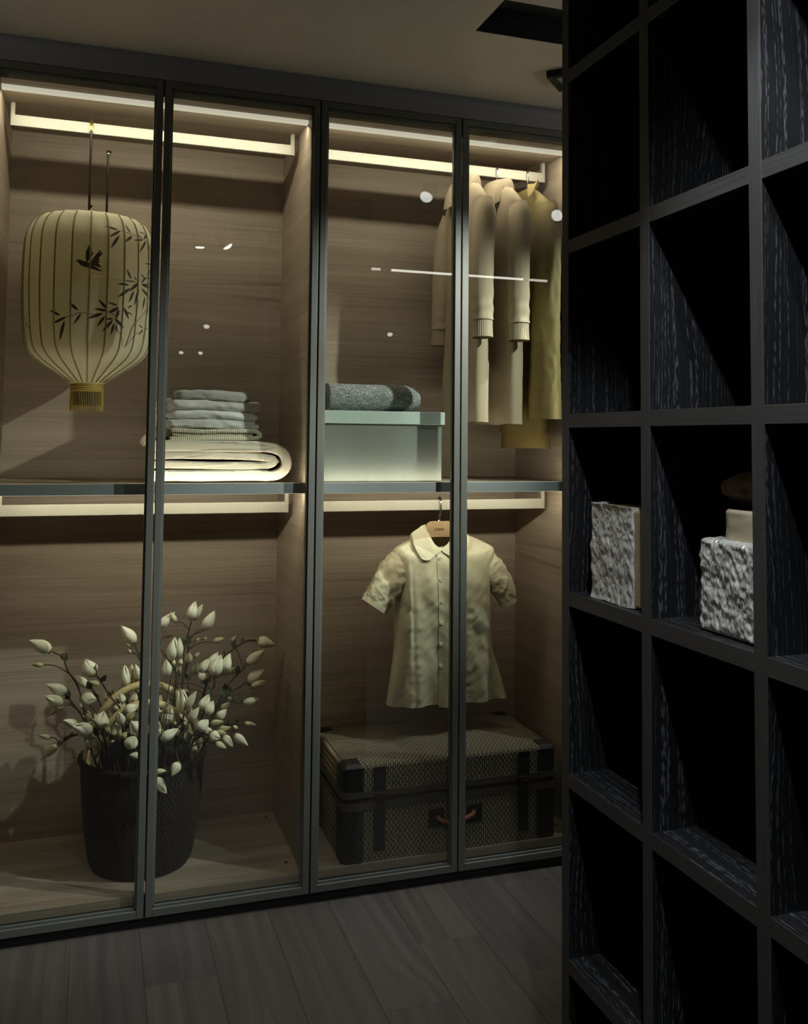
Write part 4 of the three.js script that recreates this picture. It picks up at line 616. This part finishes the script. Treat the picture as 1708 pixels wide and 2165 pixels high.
function branch(data, label, group, i) {
  const from = new THREE.Vector3(BX, 0.36, BZ), s = data.stem.map((p) => new THREE.Vector3(...p));
  const origin = new THREE.Vector3(clamp(lerp(BX, s[0].x, 0.6), BX - 0.1, BX + 0.1), 0.36, clamp(lerp(BZ, s[0].z, 0.7), BZ - 0.1, BZ + 0.1));
  if (s[0].y < 0.46) { const q = s[0].clone().sub(new THREE.Vector3(BX, 0, BZ)); q.y = 0; q.setLength(0.135); s.unshift(new THREE.Vector3(BX + q.x, 0.487, BZ + q.z)); const o = q.clone().setLength(0.205); if (s[1].y < 0.46) { s[1].x = BX + o.x; s[1].z = BZ + o.z; } }
  const t = thing('magnolia_branch', label, 'branch', origin.toArray(), 0, group);
  const rel = (p) => p.clone().sub(origin), end = s[s.length - 1];
  const way = [origin, ...s].map((p) => rel(p).toArray());
  const c = curve(way), n = 30;
  part('stem', sheet(7, n, (u, v) => { const p = c.getPoint(v), tg = c.getTangent(v), a = u * Math.PI * 2; const sx = new THREE.Vector3().crossVectors(tg, new THREE.Vector3(0.3, 0.1, 1)).normalize(), sy = new THREE.Vector3().crossVectors(tg, sx); const r = lerp(0.0036, 0.0019, v) * (1 + 0.25 * N(v * 30, i * 3.1)); return p.addScaledVector(sx, Math.cos(a) * r).addScaledVector(sy, Math.sin(a) * r).toArray(); }, null, true), stemMat, t);
  data.buds.forEach((b, k) => {
    const p0 = rel(new THREE.Vector3(b[0], b[1], b[2])), p1 = rel(new THREE.Vector3(b[3], b[4], b[5])), wd = Math.max(b[6], 0.007), dir = p1.clone().sub(p0), len = Math.max(dir.length(), wd * 1.15);
    if (rel(end).distanceTo(p0) > 0.012) { // a side twig from the stem to this bud
      let best = 0.5, bd = 9; for (let q = 0.35; q <= 0.97; q += 0.04) { const dd = c.getPoint(q).distanceTo(p0) + Math.max(0, c.getPoint(q).y - p0.y + 0.02) * 2; if (dd < bd) { bd = dd; best = q; } }
      const a = c.getPoint(best), m = a.clone().lerp(p0, 0.55).add(new THREE.Vector3(0, 0.01, 0.004)); part('twig', tube([a.toArray(), m.toArray(), p0.clone().addScaledVector(dir.clone().normalize(), 0.002).toArray()], 0.0014, 10, 5), stemMat, t);
    }
    const big = wd > 0.017, geo = label.includes('open white') && k === 0 ? openBud : budGeos[big ? (i + k) % 3 : 3];
    const m = part('bud', geo, budMats[big ? (i * 2 + k) % 2 : 2 + (k % 2)], t);
    m.position.copy(p0); m.quaternion.setFromUnitVectors(UP, dir.normalize()); m.rotateY(i * 1.7 + k * 2.3); m.scale.set(wd * 1.32, len * 1.06, wd * 1.32);
    const cx = part('calyx', calyxGeo, calyxMat, m); cx.scale.set(1, wd / len * 0.9, 1);
  });
  for (let k = 0; k < 2; k++) { const q = 0.45 + 0.4 * rnd(), p = c.getPoint(q), l = part('leaf', leafGeo, leafMat, t); l.position.copy(p); const dv = new THREE.Vector3(rnd() - 0.5, 0.4 + rnd() * 0.5, rnd() - 0.5).normalize(); l.quaternion.setFromUnitVectors(UP, dv); const sz = 0.018 + rnd() * 0.016; l.scale.set(sz * 1.3, sz, sz); }
}
// short stems that fill the middle of the basket
for (let k = 0; k < 9; k++) {
  const a = k * 2.4 + 0.5, r = 0.05 + 0.075 * ((k * 5) % 9) / 9, x = BX + Math.sin(a) * r, z = BZ + Math.cos(a) * r * 0.9, y = 0.53 + 0.1 * rnd(), buds = [];
  for (let q = 0; q < 5; q++) { const b = rnd() * 6.28, rr = 0.02 + rnd() * 0.025, px = x + Math.sin(b) * rr, pz = z + Math.cos(b) * rr, py = y - 0.05 + rnd() * 0.07, l = 0.022 + rnd() * 0.03; buds.push([px, py, pz, px + Math.sin(b) * l * 0.5, py + l * 0.85, pz + Math.cos(b) * l * 0.4, l * (0.45 + 0.15 * rnd())]); }
  branchData.push({ stem: [[lerp(BX, x, 0.7), 0.46, lerp(BZ, z, 0.7)], [x, y, z]], buds });
}
const FILL = 'short magnolia stem with small pale buds deep among the others inside the basket';
const branchLabels = [
  'magnolia branch arching furthest left with a large white bud at its tip', 'magnolia branch at the left with two white buds stacked above each other', 'magnolia branch with a broad grey white bud left of the bentwood handle', 'slender magnolia twig with a yellow green pointed bud left of centre',
  'magnolia stem with one rounded pinkish bud pointing right, left of the handle', 'magnolia branch drooping low left with three plump cream buds over the rim', 'thin bent twig lowest on the left with a slim hanging white bud', 'magnolia branch with a tall yellowish bud just left of the door frame',
  'magnolia stem with a group of upright buds above the hoop, left of the frame', 'short magnolia stem with one very broad shaded bud above the left rim', 'magnolia stem with three cream buds under the left arc of the hoop', 'magnolia stem with a bright bud touching the left edge of the frame', 'short stem with a full cream bud low at the front rim, left of the frame', 'short stem with several tiny upright green buds at the left rim',
  'short stem with three small buds behind the left end of the hoop',
  'tallest magnolia branch right of the frame with a pink grey bud on top', 'magnolia twig with a yellow bud leaning against the second door frame', 'magnolia branch with a pointed cream bud right of the tallest one', 'magnolia branch rising right with a long pale bud and a tiny one',
  'magnolia branch reaching furthest right with a drooping cream flower at the side panel', 'magnolia branch on the right with two white buds spread like a fork', 'magnolia branch on the right with one level slim white bud', 'magnolia branch with a fan of four grey white buds right of centre',
  'magnolia stem with two tall buds side by side, right of the frame above the hoop', 'magnolia branch with an open white flower of spread petals before the handle', 'magnolia stem with a cream bud and green ones close right of the frame', 'magnolia stem with three shaded buds under the fan of grey white ones', 'magnolia branch low right with plump cream buds and olive tips', 'magnolia branch hanging over the right of the rim with four pale buds', 'thin magnolia twig at the lower right with a bud pointing down right',
  'magnolia stem with a slanting cream bud low beside the right of the frame', 'short magnolia stem with small rounded buds over the right front rim',
  'magnolia stem with one olive bud hanging before the basket', 'magnolia stem hanging lowest before the basket with a white flower beside the frame', 'magnolia stem with many small buds behind the tallest branch', 'magnolia stem with scattered small buds between the fan and the long branch', 'short stem with tiny buds hugging the right edge of the frame',
];
branchData.forEach((b, i) => branch(b, branchLabels[i] ?? FILL, i < branchLabels.length ? 'magnolia branches in the basket' : 'short inner magnolia stems', i));

// ---------------------------------------------------------------- black oak bookcase
const KX = 0.1914, KD = 0.30, KT = 0.0245, KP = 0.2565, KZ = 1.1415, KY = 0.3163;
{
  const t = thing('bookcase', 'tall black oak bookcase with open square compartments at the right', 'bookcase', [KX, 0, KZ]);
  const top = 2.43, nCells = 4, edge = 0.0012;
  const shelfY = [-1, 0, 1, 2, 3, 4, 5, 6].map((k) => 0.4915 + k * KY);
  for (let k = 0; k <= nCells; k++) { const z = k * KP; part('upright', merge([board(0.0015, KD, FLOOR + 0.001, top, z, z + KT, 'y', 0, k * 0.83 + 0.2)]), M.oak, t); part('edge_band', board(0, 0.0016, FLOOR + 0.001, top, z, z + KT, 'y', 0.0005, k * 0.31), M.oakEdge, t); }
  for (let k = 0; k < nCells; k++) for (let r = 0; r < shelfY.length; r++) {
    const z0 = k * KP + KT, z1 = (k + 1) * KP, y = shelfY[r], s = part('shelf', board(0.0015, KD, y - KT, y, z0, z1, 'z', 0, k * 0.7 + r * 0.41), M.oak, t);
    part('edge_band', board(0.0002, 0.0016, y - KT, y, z0, z1, 'z', 0.0005, k * 0.2 + r * 0.13), M.oakEdge, s);
  }
  part('back_panel', board(KD, KD + 0.012, FLOOR + 0.001, top, 0, nCells * KP + KT, 'y', 0, 1.9), M.oak, t);
  part('plinth', board(0.02, 0.035, FLOOR + 0.001, 0.151, KT, nCells * KP, 'z', 0), M.black, t);
}
{ // hammered silver block
  const y = 1.1252, t = thing('ornament_block', 'hammered silver block ornament with a smooth beige end in the far bookcase compartment', 'ornament', [0.206, y, 1.217]);
  const silver = std({ name: 'hammered silver', color: 0xd2d3cf, metalness: 0.42, roughness: 0.3, bumpMap: hammerBump, bumpScale: 0.0025 }), beige = std({ name: 'beige stoneware', color: 0x9d8f72, roughness: 0.5 });
  part('core', board(0.004, 0.075, 0.001, 0.158, 0.004, 0.16, 'y', 0.006), beige, t);
  const shell = (len, sd) => sheet(70, 64, (u, v) => { // sleeve round front and ends
    const W = 0.004, s = u * (0.05 + len + 0.03); let x, z, nx = 0, nz = 0; if (s < 0.05) { x = 0.05 - s; z = 0; nz = -1; } else if (s < 0.05 + len) { x = 0; z = s - 0.05; nx = -1; } else { x = s - 0.05 - len; z = len; nz = 1; }
    const r = 0.007, cx = Math.max(r, x), cz = clamp(z, r, len - r), dx = x - cx, dz = z - cz, l = Math.hypot(dx, dz); if (l > 0) { x = cx + dx / l * r; z = cz + dz / l * r; nx = dx / l; nz = dz / l; }
    const yy = v * 0.161, k = 0.0026 * N(s * 55 + sd, yy * 38, sd) + 0.0022 * N(s * 120, yy * 60 + sd) + 0.0014 * Math.abs(N(s * 200, yy * 25)); const e = smooth(0, 0.04, Math.min(v, 1 - v));
    return [x + nx * k - nx * 0.002 * (1 - e) * -1, yy + 0.002 * N(s * 40, sd), z + nz * k];
  }, (u, v) => [u * 0.17, v * 0.16]);
  part('silver_sleeve', shell(0.132, 2), silver, t);
  // flask ornament: hammered silver base, stoneware neck, dark wood stopper
  const f = thing('ornament_flask', 'square hammered silver flask with a beige neck and dark wooden stopper', 'ornament', [0.27, y, 1.578]);
  const lump = (w, h, d, amp, sd) => sheet(200, 110, (u, v) => {
    const r = 0.012, e = 0.007; let k = 1, y, ins = 0; if (v > 0.8) { k = 1 - (v - 0.8) / 0.2; ins = e; y = h; } else { y = v / 0.8 * h; const t = Math.max(0, e - y) / e, q = Math.max(0, y - h + e) / e; ins = e * (1 - Math.sqrt(1 - Math.max(t, q) ** 2 * 0.98)); }
    let [x, z, nx, nz] = perim(u, w, d, r); x = (x - nx * ins) * k; z = (z - nz * ins) * k;
    const s = x * 1.1 + z, n = amp * (0.9 * N(s * 55 + sd, y * 34, nx * 3) + 0.9 * Math.abs(N(s * 85, y * 48 + sd, nz * 3)) + 0.7 * N(s * 150, y * 90, sd)); const band = 1 - 0.6 * smooth(h * 0.93, h, y);
    return [x + nx * n * band * k, Math.max(0.0004, y + (v > 0.8 ? 0.002 * N(x * 60, z * 60) : 0.003 * N(s * 30, sd) * (y / h))), z + nz * n * band * k];
  }, (u, v) => [u * 0.5, v * 0.16], true);
  part('base', lump(0.112, 0.131, 0.136, 0.0038, 4), silver, f);
  part('neck', sheet(64, 20, (u, v) => { const a = u * Math.PI * 2, e = (c, q) => Math.sign(c) * Math.pow(Math.abs(c), q), r = 0.044 * (1 + 0.03 * N(Math.cos(a) * 2, v * 3, Math.sin(a) * 2)) * (v > 0.93 ? 1 - (v - 0.93) * 1.4 : 1); return [e(Math.cos(a), 0.75) * r, 0.128 + 0.046 * v, e(Math.sin(a), 0.75) * r]; }, null, true), std({ name: 'beige glazed stoneware', color: 0xb0a68c, roughness: 0.3 }), f);
  part('stopper', sheet(70, 40, (u, v) => { const a = u * Math.PI * 2, b = (v - 0.5) * Math.PI, cb = Math.cos(b); const k = 1 + 0.16 * N(Math.cos(a) * 2.2, v * 3, Math.sin(a) * 2.2) + 0.05 * N(Math.cos(a) * 8, v * 7, Math.sin(a) * 8); const low = v < 0.42 ? lerp(0.45, 1, v / 0.42) : 1; return [Math.cos(a) * 0.042 * cb * k * low, 0.174 + 0.027 + 0.027 * Math.sin(b) * (1 + 0.12 * k * 0), Math.sin(a) * 0.064 * cb * k * low]; }, (u, v) => [u * 0.4, v * 0.1], true), std({ name: 'dark burl wood', color: 0x6e5643, roughness: 0.5, bumpMap: hammerBump, bumpScale: 0.002 }), f);
  const bd = thing('display_board', 'thin dark grey board standing on edge against the second bookcase upright', 'board', [0.31, 1.4412, 1.642]);
  part('panel', board(-0.095, 0.1, 0, 0.243, -0.006, 0.006, 'y', 0.0015), std({ name: 'dark grey board', color: 0x2c2b2a, roughness: 0.6 }), bd);
  part('edge_strip', board(-0.098, -0.0945, 0.0, 0.243, -0.0062, 0.0062, 'y', 0.0008), std({ name: 'grey board edge', color: 0x3a3937, roughness: 0.6 }), bd);
}

// ---------------------------------------------------------------- lamps of the room
function spotlight(label, o, glow, withLight = true) {
  const dir = new THREE.Vector3(...o.to).sub(new THREE.Vector3(...o.at)).normalize();
  const t = thing('ceiling_spotlight', label, 'spotlight', o.at, 0, 'ceiling spotlights');
  const head = part('housing', merge([new THREE.CylinderGeometry(0.034, 0.034, 0.075, 28, 1, true).translate(0, -0.0275, 0), new THREE.CylinderGeometry(0.034, 0.026, 0.006, 28).translate(0, -0.067, 0), new THREE.TorusGeometry(0.033, 0.002, 8, 28).rotateX(Math.PI / 2).translate(0, 0.01, 0)]), M.black, t);
  head.quaternion.setFromUnitVectors(UP, dir); head.position.copy(dir).multiplyScalar(-0.02);
  part('lamp_lens', new THREE.SphereGeometry(0.0265, 28, 10, 0, Math.PI * 2, 0, Math.PI / 2).scale(1, 0.62, 1).translate(0, 0.001, 0), std({ color: 0x999999, emissive: new THREE.Color(glow, glow, glow * 0.96) }), head);
  part('stem', new THREE.CylinderGeometry(0.006, 0.006, CEIL - o.at[1] + 0.0, 10).translate(0, (CEIL - o.at[1]) / 2, 0).translate(-dir.x * 0.04, 0, -dir.z * 0.04), M.black, t);
  if (withLight) spot(o);
}
spotlight('black ceiling spotlight whose lamp is mirrored in the third glass door', LAMPS.track, 7);
spotlight('black ceiling spotlight whose lamp is mirrored in the rightmost glass door', LAMPS.cross, 7);
spotlight('black ceiling spotlight close above the rightmost door, behind the bookcase', LAMPS.near, 2);
spotlight('left of the paired ceiling spotlights mirrored small in the second glass door', LAMPS.shelf, 12);
spotlight('right of the paired ceiling spotlights mirrored small in the second glass door', LAMPS.shelf2, 12);
for (const [x, z, label] of [[0.335, 5.92, 'distant ceiling spotlight mirrored below the pair in the second glass door'], [2.08, 5.85, 'distant ceiling spotlight mirrored above the rolled blanket'], [0.35, 8.70, 'left one of two far ceiling spotlights mirrored above the folded stack'], [0.574, 8.66, 'right one of two far ceiling spotlights mirrored above the folded stack']])
  spotlight(label, { at: [x, 2.40, z], to: [x - 0.3, 1.0, z - 1.2], cd: 2, cone: 0.6, color: WHITE }, 6);
for (const [at, label] of [[[-2.0, 1.86, 1.1], 'floor uplighter with an opaque bowl left of the wardrobes'], [[1.9, 1.86, 1.0], 'floor uplighter with an opaque bowl behind the bookcase']]) {
  const t = thing('floor_uplighter', label, 'floor lamp', [at[0], 0, at[2]]);
  part('base', new THREE.CylinderGeometry(0.13, 0.14, 0.02, 40).translate(0, FLOOR + 0.011, 0), M.black, t);
  part('pole', new THREE.CylinderGeometry(0.011, 0.011, at[1] - 0.1 - FLOOR - 0.02, 16).translate(0, (at[1] - 0.1 + FLOOR + 0.02) / 2, 0), M.black, t);
  part('bowl', new THREE.LatheGeometry([[0.011, -0.1], [0.06, -0.09], [0.12, -0.05], [0.15, 0.01], [0.153, 0.03], [0.149, 0.03], [0.146, 0.012], [0.116, -0.046], [0.058, -0.085], [0.001, -0.094]].map((p) => new THREE.Vector2(...p)), 48).translate(0, at[1], 0), M.black, t);
  part('lamp_lens', new THREE.CylinderGeometry(0.05, 0.05, 0.006, 32).translate(0, at[1] - 0.012, 0), std({ color: 0x999999, emissive: new THREE.Color(3, 2.8, 2.4) }), t);
  spot({ at: [at[0], at[1] - 0.002, at[2]], to: [at[0], 3, at[2]], cd: 1.6, cone: 1.42, soft: 0.3, color: new THREE.Color(1, 0.95, 0.86) });
}
{ // the square fitting at the end of the ceiling, half hidden by the bookcase
  const t = thing('square_spotlight', 'black square ceiling spotlight half hidden behind the top of the bookcase', 'spotlight', [0.682, 2.41, 0.293], 0.78);
  const s = 0.062;
  part('housing', merge([board(-s, s, 0.03, 0.0495, -s, -s + 0.019, 'x', 0.001), board(-s, s, 0.03, 0.0495, s - 0.019, s, 'x', 0.001), board(-s, -s + 0.019, 0.03, 0.0495, -s + 0.019, s - 0.019, 'z', 0.001), board(s - 0.019, s, 0.03, 0.0495, -s + 0.019, s - 0.019, 'z', 0.001)]), M.black, t);
  part('reflector', board(-s + 0.0185, s - 0.0185, 0.040, 0.0495, -s + 0.0185, s - 0.0185, 'x', 0), std({ name: 'white reflector', color: 0xb5b5b0, roughness: 0.5 }), t);
  part('lamp_lens', new THREE.CylinderGeometry(0.024, 0.024, 0.006, 24).translate(0, 0.0365, 0), std({ color: 0x999999, emissive: new THREE.Color(0.7, 0.7, 0.68) }), t);
  spot({ at: [0.682, 2.438, 0.293], to: [0.66, 0.2, 0.3], cd: 0.4, cone: 0.6, color: WHITE });
}
{
  const t = thing('linear_lamp', 'slim linear lamp on two wires mirrored as a thin bright line across the right doors', 'lamp', [0.845, 2.085, 0.95]);
  part('profile', board(-0.405, 0.41, 0, 0.022, -0.008, 0.012, 'x', 0.001), M.black, t);
  for (const [a, b] of [[-0.40, -0.362], [-0.315, 0.285], [0.315, 0.40]]) part('lamp_diffuser', board(a, b, 0.001, 0.0105, -0.0105, -0.0081, 'x', 0), std({ color: 0x999999, emissive: new THREE.Color(6, 5.8, 5) }), t);
  for (const x of [-0.3, 0.3]) part('wire', new THREE.CylinderGeometry(0.0009, 0.0009, CEIL - 2.107, 6).translate(x, (CEIL - 2.107) / 2 + 0.0215, 0.002), M.black, t);
  const l = new THREE.RectAreaLight(WHITE, 3, 0.6, 0.008); l.position.set(0.83, 2.0905, 0.938); l.lookAt(0.83, 2.0905, 0); scene.add(l);
}
scene.traverse((o) => { if (o.isMesh) { o.castShadow = true; o.receiveShadow = true; } });
renderer.render(scene, camera);
